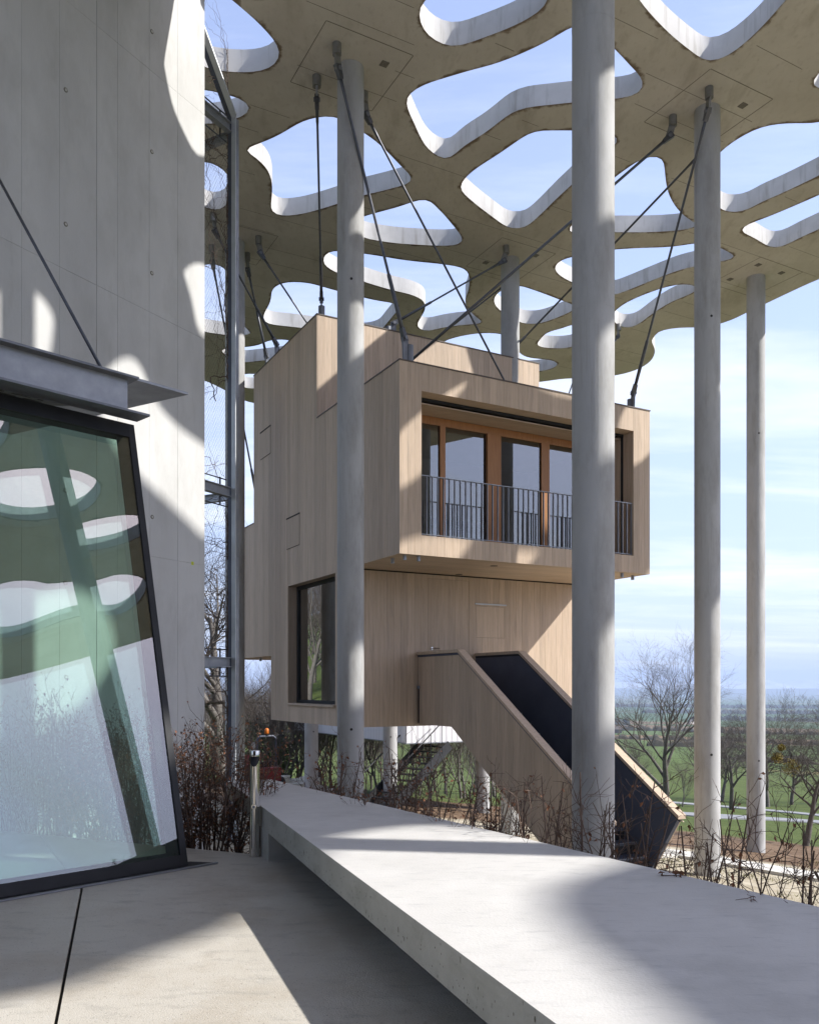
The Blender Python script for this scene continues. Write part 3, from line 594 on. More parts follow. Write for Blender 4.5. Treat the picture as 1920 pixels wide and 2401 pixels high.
# ------------------------------------------------------------------ the wooden house hung from the canopy
C0 = Vector((-0.16, 14.0, 0))
def HL(s, t_, z): return C0 + aX * s + bX * t_ + Z * z
house = empty('wooden_house', HL(0, 3.5, -0.77)); tag(house, 'timber clad house of stacked boxes hung on cables between the columns', 'house')
HI = Matrix.Translation(-house.location)
def hp(o): return setpi(o)
ZB0, ZB1, ZU1, ZL0, SE, T1, T2, T3, T4 = 2.16, 5.32, 7.39, -0.77, 5.49, 1.94, 3.5, 6.2, 7.41
TB = 0.022
def hbox(s0, s1, t0, t1, z0, z1): return MB().box(HL(s0, t0, z0), aX * (s1 - s0), bX * (t1 - t0), Z * (z1 - z0))
def part(name, m, mb, parent=house): return hp(mb.build(name, m, parent))
i_ = 0.024
part('core', M['body'], hbox(0.32, SE - i_, T1 + i_, T3 - i_, ZL0 + 0.02, ZB0 + 0.2))
part('core', M['body'], hbox(i_, SE - i_, T2 + i_, T4 - i_, ZB0 + 0.21, ZU1 - 0.03))
part('core', M['body'], hbox(i_, SE - i_, T3 - 0.02, 9.4, 0.70, 3.85))
# balcony box shell
part('floor_slab', M['body'], hbox(i_, SE - i_, i_, T2, ZB0 + 0.024, 2.47))
part('roof_slab', M['body'], hbox(i_, SE - i_, i_, T2, 4.91, ZB1 - 0.02))
part('side_wall', M['body'], hbox(i_, 0.385, i_, T2, 2.47, 4.91)); part('side_wall', M['body'], hbox(5.095, SE - i_, i_, T2, 2.47, 4.91))
part('room_lining', M['interior'], hbox(0.39, 5.09, 3.38, 3.48, 2.48, 4.9)); part('room_lining', M['interior'], hbox(0.386, 0.40, 0.95, 3.38, 2.48, 4.9)); part('room_lining', M['interior'], hbox(5.08, 5.094, 0.95, 3.38, 2.48, 4.9))
part('room_floor', M['interior'], hbox(0.40, 5.08, 0.95, 3.38, 2.471, 2.49)); part('room_ceiling', M['interior'], hbox(0.40, 5.08, 0.95, 3.38, 4.80, 4.905))
board_n = 0
def splits(brk, w):
    out = []
    for a, b in zip(brk, brk[1:]):
        n = max(1, round((b - a) / w)); out += [(a + (b - a) * i / n, a + (b - a) * (i + 1) / n) for i in range(n)]
    return out
G2 = 0.001
def board(pts, n, m='wood', name='plank', th=TB, parent=house): return hp(MB().quad_prism(pts, n, th).build(name, M[m], parent))
nL = -aX; nF = -bX
# left face (plane s = 0)
WIN = (2.6, 5.12, -0.40, 2.14)
for a, b in splits([0, T1, WIN[0], T2, WIN[1], T3, T4, 9.42], 0.15):
    m_ = (a + b) / 2
    lo = ZB0 if m_ < T1 else (ZL0 if m_ < T3 else 0.675); hi = ZB1 if m_ < T2 else (ZU1 if m_ < T4 else 3.87)
    segs = [(lo, WIN[2]), (WIN[3], hi)] if WIN[0] < m_ < WIN[1] else [(lo, hi)]
    for z0, z1 in segs:
        j = random.uniform(-0.0012, 0.0012)
        board([HL(j, a + G2, z0), HL(j, a + G2, z1), HL(j, b - G2, z1), HL(j, b - G2, z0)], nL)
# front faces
def front(t_, s0, s1, lo, hi, cuts=(), w=0.15):
    brk = sorted({s0, s1, *[c[0] for c in cuts], *[c[1] for c in cuts]})
    for a, b in splits(brk, w):
        m_ = (a + b) / 2; segs = [(lo, hi)]
        for c in cuts:
            if c[0] < m_ < c[1]: segs = [(x, y) for z0, z1 in segs for x, y in ((z0, min(z1, c[2])), (max(z0, c[3]), z1)) if y - x > 0.01]
        for z0, z1 in segs:
            j = t_ + random.uniform(-0.0012, 0.0012)
            board([HL(a + G2, j, z0), HL(b - G2, j, z0), HL(b - G2, j, z1), HL(a + G2, j, z1)], nF)
OP = (0.41, 5.07, 2.49, 4.88)
front(0, TB + 0.001, SE, ZB0, ZB1, [OP]); front(T2, TB + 0.001, SE, ZB1 + 0.012, ZU1)
DOOR = (1.648, 2.575, -0.33, 2.06); HATCH = (2.76, 3.43, 0.96, 1.58)
front(T1, TB + 0.001, SE, ZL0, ZB0 - 0.024, [(DOOR[0] - 0.004, DOOR[1] + 0.004, DOOR[2] - 0.004, DOOR[3] + 0.004), (HATCH[0] - 0.004, HATCH[1] + 0.004, HATCH[2] - 0.004, HATCH[3] + 0.004)])
# right ends and undersides
for t0, t1, z0, z1 in ((TB, T2, ZB0, ZB1), (T2 + 0.001, T4, ZB0, ZU1), (T1 + TB, T3, ZL0, ZB0 - 0.024)):
    for a, b in splits([t0, t1], 0.3): board([HL(SE, a, z0), HL(SE, b - G2, z0), HL(SE, b - G2, z1), HL(SE, a, z1)], aX)
for a, b in splits([TB, T1], 0.16): board([HL(TB, a + G2, ZB0 + 0.001), HL(TB, b - G2, ZB0 + 0.001), HL(SE - TB, b - G2, ZB0 + 0.001), HL(SE - TB, a + G2, ZB0 + 0.001)], -Z, 'wood_h', 'soffit_plank')
for a, b in splits([T1 + TB, T3], 0.3): board([HL(TB, a + G2, ZL0 + 0.001), HL(TB, b - G2, ZL0 + 0.001), HL(SE - TB, b - G2, ZL0 + 0.001), HL(SE - TB, a + G2, ZL0 + 0.001)], -Z, 'wood_h', 'soffit_plank')
for a, b in splits([T3, 9.4], 0.3): board([HL(TB, a + G2, 0.676), HL(TB, b - G2, 0.676), HL(SE - TB, b - G2, 0.676), HL(SE - TB, a + G2, 0.676)], -Z, 'wood_h', 'soffit_plank')
# loggia lining: head, sill, jambs
for a, b in splits([TB + 0.001, 0.28], 0.14): board([HL(OP[0], a, OP[3]), HL(OP[0], b - G2, OP[3]), HL(OP[1], b - G2, OP[3]), HL(OP[1], a, OP[3])], -Z, 'wood_h', 'head_board', 0.02)
for a, b in splits([0.36, 0.87], 0.17): board([HL(OP[0], a, 4.80), HL(OP[0], b - G2, 4.80), HL(OP[1], b - G2, 4.80), HL(OP[1], a, 4.80)], -Z, 'wood_h', 'head_board', 0.02)
part('blind_slot', M['black'], hbox(OP[0], OP[1], 0.285, 0.355, 4.84, 4.90))
for a, b in splits([TB + 0.001, 0.90], 0.2): board([HL(OP[0], a, OP[2]), HL(OP[1], a, OP[2]), HL(OP[1], b - G2, OP[2]), HL(OP[0], b - G2, OP[2])], Z, 'wood_h', 'sill_board', 0.018)
for sj, n in ((OP[0], aX), (OP[1], -aX)):
    for a, b in ((TB + 0.001, 0.28), (0.36, 0.90)):
        board([HL(sj, a, OP[2]), HL(sj, b, OP[2]), HL(sj, b, OP[3]), HL(sj, a, OP[3])], n, 'wood', 'jamb_board', 0.02)
    part('blind_guide', M['black'], hbox(sj - 0.012 if n == aX else sj + 0.002, sj - 0.002 if n == aX else sj + 0.012, 0.285, 0.355, OP[2], 4.84))
# glazing
gz = part('balcony_glazing', M['frame_wood'], hbox(OP[0], OP[1], 0.87, 0.95, 4.66, 4.795))
part('frame_sill', M['frame_wood'], hbox(OP[0], OP[1], 0.87, 0.95, 2.492, 2.60), gz)
for a, b, d in ((0.41, 0.47, 0), (1.28, 1.39, 0), (2.28, 2.43, 0.03), (2.434, 2.60, 0), (3.54, 3.73, 0), (4.62, 4.74, 0), (5.0, 5.07, 0)):
    part('mullion', M['frame_wood'], hbox(a, b, 0.86 - d, 0.955, 2.601, 4.659), gz)
for a, b in ((0.47, 1.28), (1.39, 2.28), (2.60, 3.54), (3.73, 4.62), (4.74, 5.0)):
    part('pane', M['glass_dark'], MB().poly([HL(a, 0.90, 2.60), HL(b, 0.90, 2.60), HL(b, 0.90, 4.66), HL(a, 0.90, 4.66)]), gz)
    rim = 0.012
    for q in ((a, a + rim, 2.601, 4.659), (b - rim, b, 2.601, 4.659)): part('glazing_bead', M['black'], hbox(q[0], q[1], 0.893, 0.899, q[2], q[3]), gz)
# room furniture glimpsed through the glass
rt = empty('long_table', HL(2.2, 2.2, 2.49)); tag(rt, 'plain wooden table inside the glazed balcony room', 'table')
for q, nm in ((hbox(1.5, 3.1, 1.8, 2.6, 3.20, 3.24), 'tabletop'), (hbox(1.52, 1.58, 1.82, 1.88, 2.49, 3.2), 'leg'), (hbox(3.02, 3.08, 1.82, 1.88, 2.49, 3.2), 'leg'), (hbox(1.52, 1.58, 2.52, 2.58, 2.49, 3.2), 'leg'), (hbox(3.02, 3.08, 2.52, 2.58, 2.49, 3.2), 'leg')):
    o = q.build(nm, M['interior'], rt); o.matrix_parent_inverse = Matrix.Translation(-rt.location)
# balcony railing
rail = part('balcony_railing', M['steel'], hbox(OP[0] + 0.002, OP[1] - 0.002, 0.03, 0.075, 3.49, 3.502))
part('bottom_rail', M['steel'], hbox(OP[0] + 0.002, OP[1] - 0.002, 0.035, 0.07, 2.515, 2.525), rail)
nb = 42
for i in range(nb + 1):
    s = OP[0] + 0.012 + (OP[1] - OP[0] - 0.024) * i / nb
    part('baluster', M['steel'], hbox(s - 0.005, s + 0.005, 0.033, 0.072, 2.5252, 3.4898), rail)
# copings
CP = M['coping']
for s0, s1, t0, t1, z in ((-0.012, SE + 0.012, -0.012, T2, ZB1), (-0.012, SE + 0.012, T2 - 0.012, T4 + 0.01, ZU1), (-0.012, SE + 0.012, T4 + 0.012, 9.43, 3.87)):
    part('roof_coping', CP, hbox(s0, s1, t0, t1, z + 0.001, z + 0.021))
# left window
wn = part('side_window', M['black'], hbox(0.20, 0.26, WIN[0], WIN[1], WIN[2] + 0.03, WIN[2] + 0.10))
part('frame_head', M['black'], hbox(0.20, 0.26, WIN[0], WIN[1], WIN[3] - 0.08, WIN[3]), wn)
for a, b in ((WIN[0], WIN[0] + 0.07), (WIN[1] - 0.10, WIN[1])): part('frame_stile', M['black'], hbox(0.201, 0.261, a, b, WIN[2] + 0.1, WIN[3] - 0.08), wn)
part('pane', M['glass_left'], MB().poly([HL(0.23, WIN[0] + 0.07, WIN[2] + 0.1), HL(0.23, WIN[0] + 0.07, WIN[3] - 0.08), HL(0.23, WIN[1] - 0.1, WIN[3] - 0.08), HL(0.23, WIN[1] - 0.1, WIN[2] + 0.1)]), wn)
part('backing', M['body'], hbox(0.262, 0.30, WIN[0], WIN[1], WIN[2], WIN[3]), wn)
part('window_sill', M['wood'], hbox(-0.05, 0.20, WIN[0] - 0.02, WIN[1] + 0.02, WIN[2] - 0.012, WIN[2] + 0.029))
for t_, n in ((WIN[0], bX), (WIN[1], -bX)): board([HL(TB + 0.001, t_, WIN[2] + 0.03), HL(0.2, t_, WIN[2] + 0.03), HL(0.2, t_, WIN[3]), HL(TB + 0.001, t_, WIN[3])], n, 'wood', 'window_reveal', 0.02)
board([HL(TB + 0.001, WIN[0], WIN[3]), HL(0.2, WIN[0], WIN[3]), HL(0.2, WIN[1], WIN[3]), HL(TB + 0.001, WIN[1], WIN[3])], -Z, 'wood', 'window_reveal', 0.02)
# flush hatches of the left face
def leftpt(u, v):
    a = (u - CU) / F0; k = (a * C0.y - C0.x) / (bX.x - a * bX.y); return k, -(v - HV) / F0 * (C0.y + bX.y * k)
for (ua, va), (ub, vb) in (((611, 1017), (634, 1078)), ((672.5, 1219), (702, 1288))):
    t0, z1 = leftpt(ub, va - (ub - ua) * 0.7); t1, z0 = leftpt(ua, vb); _, z1 = leftpt(ua, va)
    h_ = part('wall_hatch', M['wood'], MB().box(HL(-0.004, t0, z0), aX * 0.02, bX * (t1 - t0), Z * (z1 - z0)))
    part('hatch_gap', M['joint'], MB().box(HL(-0.009, t0 - 0.02, z1), aX * 0.02, bX * (t1 - t0 + 0.04), Z * 0.028), h_)
    part('hatch_gap', M['joint'], MB().box(HL(-0.005, t0, z0 - 0.012), aX * 0.02, bX * (t1 - t0), Z * 0.012), h_)
    for q in (t0 - 0.006, t1): part('hatch_gap', M['joint'], MB().box(HL(-0.003, q, z0), aX * 0.02, bX * 0.006, Z * (z1 - z0)), h_)
# entrance door and front hatch
dr = empty('entrance_door', HL(DOOR[0], T1, DOOR[2])); dr.parent = house; dr.matrix_parent_inverse = HI
DI = Matrix.Translation(-HL(DOOR[0], T1, DOOR[2]))
def dpart(name, m, mb): return setpi(mb.build(name, m, dr))
for a, b in splits([DOOR[0], DOOR[1]], 0.15): dpart('door_plank', M['wood'], MB().quad_prism([HL(a + G2, T1 + 0.003, DOOR[2]), HL(b - G2, T1 + 0.003, DOOR[2]), HL(b - G2, T1 + 0.003, DOOR[3]), HL(a + G2, T1 + 0.003, DOOR[3])], nF, 0.018))
hs = HL(DOOR[0] + 0.09, T1, 0.72)
dpart('handle', M['chrome'], MB().tube([hs + nF * -0.004, hs + nF * 0.05, hs + nF * 0.055 + aX * 0.01, hs + nF * 0.055 + aX * 0.14], 0.010, 10)); dpart('rose', M['chrome'], MB().tube([hs, hs + nF * 0.008], 0.026, 16))
hh = part('front_hatch', M['wood'], MB().quad_prism([HL(HATCH[0], T1 + 0.003, HATCH[2]), HL(HATCH[1], T1 + 0.003, HATCH[2]), HL(HATCH[1], T1 + 0.003, HATCH[3]), HL(HATCH[0], T1 + 0.003, HATCH[3])], nF, 0.018))
part('hatch_rail', M['steel_pale'], MB().box(HL(HATCH[0] - 0.04, T1 - 0.02, HATCH[3] + 0.03), aX * (HATCH[1] - HATCH[0] + 0.08), bX * 0.02, Z * 0.025), hh)
# downlights, drain stubs
for u, v in ((1158, 1327), (1076, 1347)):
    p = onz(u, v, ZB0); MB().tube([p - Z * 0.004, p + Z * 0.01], 0.07, 20).build('downlight', M['coping'], house).matrix_parent_inverse = HI
for s, t_, z in ((0.16, 0.12, ZB0), (0.16, -0.0 + 0.55, ZB0), (SE - 0.6, 0.12, ZB0), (SE - 0.16, 0.3, ZB0), (0.2, T3 + 0.3, 0.675), (0.2, T3 + 1.3, 0.675), (0.42, 0.12, ZB0)):
    p = HL(s, t_, z); hp(MB().tube([p + Z * 0.01, p - Z * 0.085], 0.032, 14).build('drain_stub', M['steel'], house))

# ------------------------------------------------------------------ exterior stair
st = empty('exterior_stair', HL(2.1, -3.0, -3.1)); tag(st, 'straight wooden stair with dark steel inner sides leading up to the house door', 'staircase')
SI = Matrix.Translation(-st.location)
def sp(o): return setpi(o)
def SL(s, tau, z): return HL(s, T1 - tau, z)
KN, ZR, SLP, EN = 1.48, 0.64, 0.6455, 5.36
def rz(tau): return ZR if tau < KN else ZR - SLP * (tau - KN)
th_ = math.atan(SLP); HPn = 1.33 / math.cos(th_)
def bz(tau): return -0.735 if tau < 1.24 else -0.735 - 0.6455 * (tau - 1.24)
for s0, side_ in ((1.42, 0), (2.73, 1)):
    sA, sB = s0, s0 + 0.09
    # outer / inner skins split in vertical boards
    edges = [i * 0.155 for i in range(int(EN / 0.155) + 1)] + [EN]
    zend_top = rz(EN)
    def cutbot(tau):      # the lower end is cut square to the slope
        lim = zend_top - (EN - tau) * -1 / -SLP if False else None
        zb = bz(tau); zc = zend_top + (tau - EN) / SLP * -1 * -1
        return zb, zc
    brk = sorted(set([round(0.016 + 0.1555 * i, 4) for i in range(35)] + [KN, 1.24]))
    brk = [x for x in brk if 0.016 <= x < EN - 0.01] + [EN]
    def low(tau): return max(bz(tau), zend_top - (EN - tau) / SLP if tau < EN else zend_top) if False else max(bz(tau), zend_top + (tau - EN) / SLP)
    for x0, x1 in zip(brk, brk[1:]):
        if x1 - x0 < 0.02: continue
        g = 0.0016; a, b = x0 + g, x1 - g
        topd = 0.10
        pts = [(a, low(a)), (b, low(b)), (b, rz(b) - topd), (a, rz(a) - topd)]
        if pts[1][1] > pts[2][1]: pts[1] = (b, pts[2][1] - 0.002)
        if pts[0][1] > pts[3][1]: continue
        if side_ == 0:
            sp(MB().quad_prism([SL(sA, p[0], p[1]) for p in pts], -aX, 0.02).build('plank', M['wood'], st))
        else:
            sp(MB().quad_prism([SL(sB, p[0], p[1]) for p in pts], aX, 0.02).build('plank', M['wood'], st))
    # steel inner skin
    inn = [0.016, KN, EN]; sI = sB if side_ == 0 else sA; nI = aX if side_ == 0 else -aX
    xs = [0.016 + (EN - 0.02) * i / 40 for i in range(41)]
    mb = MB(); 
    for x in xs: mb.V += [SL(sI, x, low(x)), SL(sI, x, max(rz(x) - 0.05, low(x))), SL(sI, x, low(x)) - nI * 0.066, SL(sI, x, max(rz(x) - 0.05, low(x))) - nI * 0.066]
    for i in range(40):
        k = 4 * i; mb.F += [(k, k + 4, k + 5, k + 1), (k + 2, k + 3, k + 7, k + 6), (k + 1, k + 5, k + 7, k + 3), (k, k + 2, k + 6, k + 4)]
    mb.F += [(0, 1, 3, 2), (160, 162, 163, 161)]
    sp(mb.build('steel_side', M['navy'], st))
    # light channel and cap
    for (x0, x1) in ((0.016, KN), (KN, EN)):
        d = 0.028
        q = [SL(sA - 0.006, x0, rz(x0) - 0.095), SL(sA - 0.006, x1, rz(x1) - 0.095), SL(sA - 0.006, x1, rz(x1) - 0.06), SL(sA - 0.006, x0, rz(x0) - 0.06)]
        if side_ == 0: sp(MB().quad_prism(q, -aX, 0.02).build('light_channel', M['navy'], st))
        else:
            q2 = [p + aX * 0.006 - aX * 0.004 for p in q]; sp(MB().quad_prism(q2, -aX, 0.02).build('light_channel', M['black'], st))
        w0, w1 = (sA - 0.03, sB + 0.03)
        pts = [SL(w0, x0, rz(x0) - 0.055), SL(w0, x1, rz(x1) - 0.055), SL(w0, x1, rz(x1)), SL(w0, x0, rz(x0))]
        sp(MB().quad_prism(pts, -aX, w1 - w0).build('rail_cap', M['wood'], st))
# landing and treads
sp(MB().box(SL(1.513, 0.016, -0.40), aX * 1.21, -bX * (1.30 - 0.016), Z * 0.05).build('landing', M['navy'], st))
nst = 15
for i in range(nst):
    tau = 1.30 + 0.265 * i; z = -0.33 - 0.171 * (i + 1)
    if z < -3.0: break
    tr = sp(MB().box(SL(1.514, tau, z - 0.035), aX * 1.212, -bX * 0.275, Z * 0.035).build('tread', M['navy'], st))
    sp(MB().box(SL(1.516, tau + 0.001, z + 0.001), aX * 1.206, -bX * 0.012, Z * 0.133).build('riser', M['black'], tr))
    sp(MB().box(SL(1.514, tau + 0.272, z - 0.002), aX * 1.212, -bX * 0.006, Z * 0.006).build('nosing', M['steel'], tr))
p = SL(1.41, 0.06, -0.05); sp(MB().tube([p, p - Z * 0.66], 0.012, 10).build('drain_pipe', M['black'], st)); sp(MB().tube([p + Z * 0.05, p - Z * 0.01], 0.034, 14).build('pipe_head', M['lug'], st))

# ------------------------------------------------------------------ suspension rods
def rod(label, top_uv, bot, rr=0.019, top=None, lower=True, upper=True, group='steel rods between canopy and house roofs'):
    """top_uv is where the anchor meets the soffit"""
    A = top if top is not None else onz(top_uv[0], top_uv[1], H)
    Bp = Vector(bot)
    e = empty('suspension_rod', Bp); tag(e, label, 'cable', group); I = Matrix.Translation(-Bp)
    def pt(name, m, mb, par=e, sm=False): o = mb.build(name, m, par, sm); o.matrix_parent_inverse = I; return o
    A2 = A - Z * 0.30 if upper else A
    d = (Bp - A2).normalized(); L = (Bp - A2).length
    side_ = d.cross(Z); side_ = side_.normalized() if side_.length > 0.01 else Vector((1, 0, 0))
    f = 0.26 if lower else 0.0
    pts = [A2 + d * 0.10, A2 + d * 0.42, A2 + d * 0.46, A2 + d * (L * 0.55)]
    rads = [0.030, 0.024, rr, rr]
    if lower: pts += [A2 + d * (L - 1.1), A2 + d * (L - 1.06), A2 + d * (L - 0.55), A2 + d * (L - 0.2)]; rads += [rr, rr * 1.45, rr * 1.55, 0.03]
    else: pts += [A2 + d * L]; rads += [rr]
    pt('rod', M['cable'], MB().tube(pts, rads, 12), sm=True)
    if upper:
        pt('anchor_stub', M['anchor'], MB().tube([A + Z * 0.002, A - Z * 0.17], 0.068, 18), sm=False)
        w = (d - Z * d.dot(Z)); w = w.normalized() if w.length > 0.05 else Vector((1, 0, 0))
        pl = A - Z * 0.12
        q = [pl - w * 0.055 + side_ * 0.016, pl + w * 0.055 + side_ * 0.016, A2 + d * 0.09 + w * 0.06 + side_ * 0.016, A2 + d * 0.15 + side_ * 0.016, A2 + d * 0.09 - w * 0.06 + side_ * 0.016]
        lugp = pt('anchor_plate', M['anchor'], MB().quad_prism(q, side_, 0.032))
        c = A2 + d * 0.07
        pt('fork', M['cable'], MB().quad_prism([c - d * 0.06 + d.cross(side_) * 0.055 + side_ * 0.034, c - d * 0.06 - d.cross(side_) * 0.055 + side_ * 0.034, c + d * 0.14 - d.cross(side_) * 0.032 + side_ * 0.034, c + d * 0.14 + d.cross(side_) * 0.032 + side_ * 0.034], side_, 0.068))
        pt('pin', M['lug'], MB().tube([c - side_ * 0.052, c + side_ * 0.052], 0.034, 16))
    if lower:
        c = Bp - d * 0.10; k = d.cross(side_)
        pt('fork', M['cable'], MB().quad_prism([c + d * 0.06 + k * 0.055 + side_ * 0.034, c + d * 0.06 - k * 0.055 + side_ * 0.034, c - d * 0.16 - k * 0.032 + side_ * 0.034, c - d * 0.16 + k * 0.032 + side_ * 0.034], side_, 0.068))
        pt('pin', M['lug'], MB().tube([c - side_ * 0.052, c + side_ * 0.052], 0.034, 16))
        w = Vector((d.x, d.y, 0)); w = w.normalized() if w.length > 0.05 else Vector((1, 0, 0))
        zr = Bp.z - 0.30
        pt('roof_lug', M['lug'], MB().quad_prism([c - w * 0.05 + side_ * 0.016, c + w * 0.07 + side_ * 0.016, Vector((c.x, c.y, zr)) + w * 0.16 + side_ * 0.016, Vector((c.x, c.y, zr)) - w * 0.02 + side_ * 0.016], side_, 0.032))
        pt('lug_post', M['lug'], MB().tube([Vector((c.x, c.y, zr)) + w * 0.13, Vector((c.x, c.y, c.z - 0.09)) + w * 0.13], 0.065, 18))
    return e
RB, RU = ZB1 + 0.02, ZU1 + 0.02
rod('near vertical rod down to the house roof corner above the upper box', A_([(940, 612)])[0], HL(0.15, 3.62, RU + 0.28))
rod('rod crossing in front of the slender column down to the balcony roof corner', A_([(1103, 350)])[0], HL(0.14, 0.05, RB + 0.28), 0.022)
rod('long rod slanting right from behind the slender column to the balcony roof', A_([(1322, 745)])[0], HL(2.75, 0.75, RB + 0.1), 0.019, lower=False)
rod('longest rod slanting left across the canopy to the balcony roof corner', C_([(542, 935)])[0], HL(0.35, 0.42, RB + 0.10), 0.024, lower=False)
rod('rod slanting from the rear column head to the upper roof', E_([(850, 676)])[0], HL(1.85, 3.9, RU + 0.28))
rod('thin rod disappearing behind the rear column towards the upper roof', None, HL(2.85, 5.2, RU + 0.05), 0.017, top=onz(1208, 618, H), lower=False)
rod('rod running past the column beside the stair to the balcony right end', C_([(836, 705)])[0], HL(SE - 0.22, 0.25, RB + 0.28), 0.021)
rod('rod slanting left from behind the column beside the stair to the upper roof', None, HL(SE - 0.35, 4.6, RU + 0.28), 0.021, top=onz(1660, 300, H))
rod('short steep rod of a crossing pair behind the balcony roof', None, HL(5.0, 2.3, RB + 0.05), 0.017, top=onz(1362, 815, H), lower=False)
rod('flatter rod of a crossing pair behind the balcony roof', None, HL(4.9, 2.3, RB + 0.05), 0.017, top=onz(1450, 760, H), lower=False)
rod('rod slanting right from the soffit square to the upper roof edge', D_([(470, 600)])[0], HL(0.9, 5.2, RU + 0.02), 0.019, lower=False)
rod('steep rod just right of the column behind the stair tower', D_([(378, 735)])[0], HL(0.16, 6.9, RU + 0.22))
rod('rod slanting from behind the stair tower post to the upper roof edge', None, HL(0.16, 6.15, RU + 0.26), 0.019, top=onz(500, 500, H))
rod('rod seen through the mesh down to the low rear box', D_([(92, 672)])[0], HL(0.25, 7.7, 3.87 + 0.3), 0.021)

# ------------------------------------------------------------------ tall concrete wall
wd = WD.normalized(); wn_ = Vector((wd.y, -wd.x, 0))        # out of the wall towards the camera side
wall = empty('concrete_wall', WP + wd * 0 + Z * -2.6); tag(wall, 'tall fair faced concrete wall with formwork panels and tie holes', 'wall')
WI = Matrix.Translation(-wall.location)
def wp(o): return setpi(o)
def WL(k, z, o=0.0): return WP + WD * k + Z * z + wn_ * o
KE = 2.03; KS = -5.0
wp(MB().box(WL(KS, -2.8, -0.5), WD * (KE - KS), wn_ * 0.494, Z * (H - 0.01 + 2.8)).build('core', M['wall'], wall))
kb = [KE, 1.574, 1.13, 0.673, 0.388, -0.073, -0.508, -0.95, -1.4, -1.85, -2.3, -2.75, -3.2, -3.65, -4.1, -4.55, KS]
zj = [-2.8, -1.48, 1.69, 4.87, 8.03, H - 0.012]
for a, b in zip(kb, kb[1:]):
    for z0, z1 in zip(zj, zj[1:]):
        big = 0.006 if (abs(a - 0.388) < 1e-3) else 0.0012; big2 = 0.006 if (abs(b - 0.388) < 1e-3) else 0.0012
        j = random.uniform(-0.0006, 0.0006)
        wp(MB().quad_prism([WL(b + big2, z0 + 0.0016, j), WL(a - big, z0 + 0.0016, j), WL(a - big, z1 - 0.0016, j), WL(b + big2, z1 - 0.0016, j)], wn_, 0.02).build('panel', M['wall'], wall))
def wallk(u): a = (u - CU) / F0; return (a * WP.y - WP.x) / (WD.x - a * WD.y)
for u, v in ((154, 210), (356, 73), (356, 355), (154, 525), (356, 640), (357, 1212), (356, 925), (153, 848), (153, 1367), (155, 1588), (153, 1150), (360, 1497)):
    k = wallk(u); y = WP.y + k; c = WL(k, -(v - HV) / F0 * y)
    th = wp(MB().tube([c - wn_ * 0.01, c + wn_ * 0.004], 0.027, 18).build('tie_hole', M['cjoint'], wall)); 
    wp(MB().tube([c - wn_ * 0.01, c + wn_ * 0.0065], 0.016, 14).build('tie_plug', M['bench_side'], th))
k = wallk(451); c = WL(k, -(1321 - HV) / F0 * (WP.y + k), 0.003)
sm_ = empty('survey_sticker', c); tag(sm_, 'tiny lime yellow survey sticker on the tall concrete wall', 'sticker')
for i, (a, b) in enumerate(((-1, -1), (1, -1), (1, 1), (-1, 1))):
    o = MB().box(c + wd * (a * 0.012 - 0.0105) + Z * (b * 0.012 - 0.0105), wd * 0.021, wn_ * 0.002, Z * 0.021).build('sticker_field', M['lime'], sm_); o.matrix_parent_inverse = Matrix.Translation(-c)

# ------------------------------------------------------------------ unseen building added behind the viewpoint to darken the column sides
blocker = empty('unseen_blocker_building', (-2, -7, -2.0)); tag(blocker, 'unseen dark building added behind the viewpoint to shade the columns', 'building')
def bp_(name, m, mb): return setpi(mb.build(name, M[m], blocker))
bp_('wall', 'coping', MB().box((-8, -8, -3), (16, 0, 0), (0, 3, 0), (0, 0, 8.6)))
for k in range(5): bp_('window', 'black', MB().box((-7.0 + 3 * k, -5.02, -0.4), (1.6, 0, 0), (0, 0.06, 0), (0, 0, 2.2)))

# ------------------------------------------------------------------ terrace, bench, pole
ZF, ZBn = -1.45, -1.03
jx0, jy0, jx1, jy1 = -2.335, 6.12, -0.28, 0.0
terr = struct(empty('terrace', (0, 4, ZF)))
TI = Matrix.Translation((0, -4, -ZF))
def slabpoly(pts, name):
    o = MB().quad_prism([Vector((x, y, ZF)) for x, y in pts], Z, 0.30).build(name, M['terrace'], terr); o.matrix_parent_inverse = TI; return o
gj = 0.009
slabpoly([(-6.5, 9.64), (-6.5, -4), (1.06 - gj, -4), (-2.3358 - gj, 6.12), (-3.62, 8.37)], 'floor_slab')
slabpoly([(1.06 + gj, -4), (6.2, -4), (6.2, -3.3), (1.55, 4.05), (-1.25, 8.5), (-1.29, 7.35), (-3.60, 8.361), (-2.3358 + gj, 6.12)], 'floor_slab')
o = MB().quad_prism([Vector((x, y, ZF - 0.03)) for x, y in ((1.06 - 0.05, -4), (1.06 + 0.05, -4), (-2.2858, 6.12), (-2.3858, 6.12))], Z, 0.2).build('joint_filler', M['joint'], terr); o.matrix_parent_inverse = TI
bench = empty('concrete_bench', (0.3, 5.6, ZF)); tag(bench, 'long tapering cast concrete bench slab along the terrace edge', 'bench')
BI = Matrix.Translation((-0.3, -5.6, -ZF))
def line_x(y, p, q): return p[0] + (q[0] - p[0]) * (y - p[1]) / (q[1] - p[1])
nearE = lambda y: line_x(y, (-1.283, 7.38), (0.0, 3.84)); farE = lambda y: line_x(y, (-1.517, 9.42), (1.88, 4.03))
out = [(nearE(9.26), 9.26), (nearE(-2.5), -2.5), (farE(-2.5), -2.5), (-1.517, 9.42)]
mb = MB(); bv = 0.006; n4 = len(out)
cxy = Vector((sum(p[0] for p in out) / 4, sum(p[1] for p in out) / 4, 0))
def inset(p, d): v = Vector((*p, 0)); return v + (cxy - v).normalized() * d
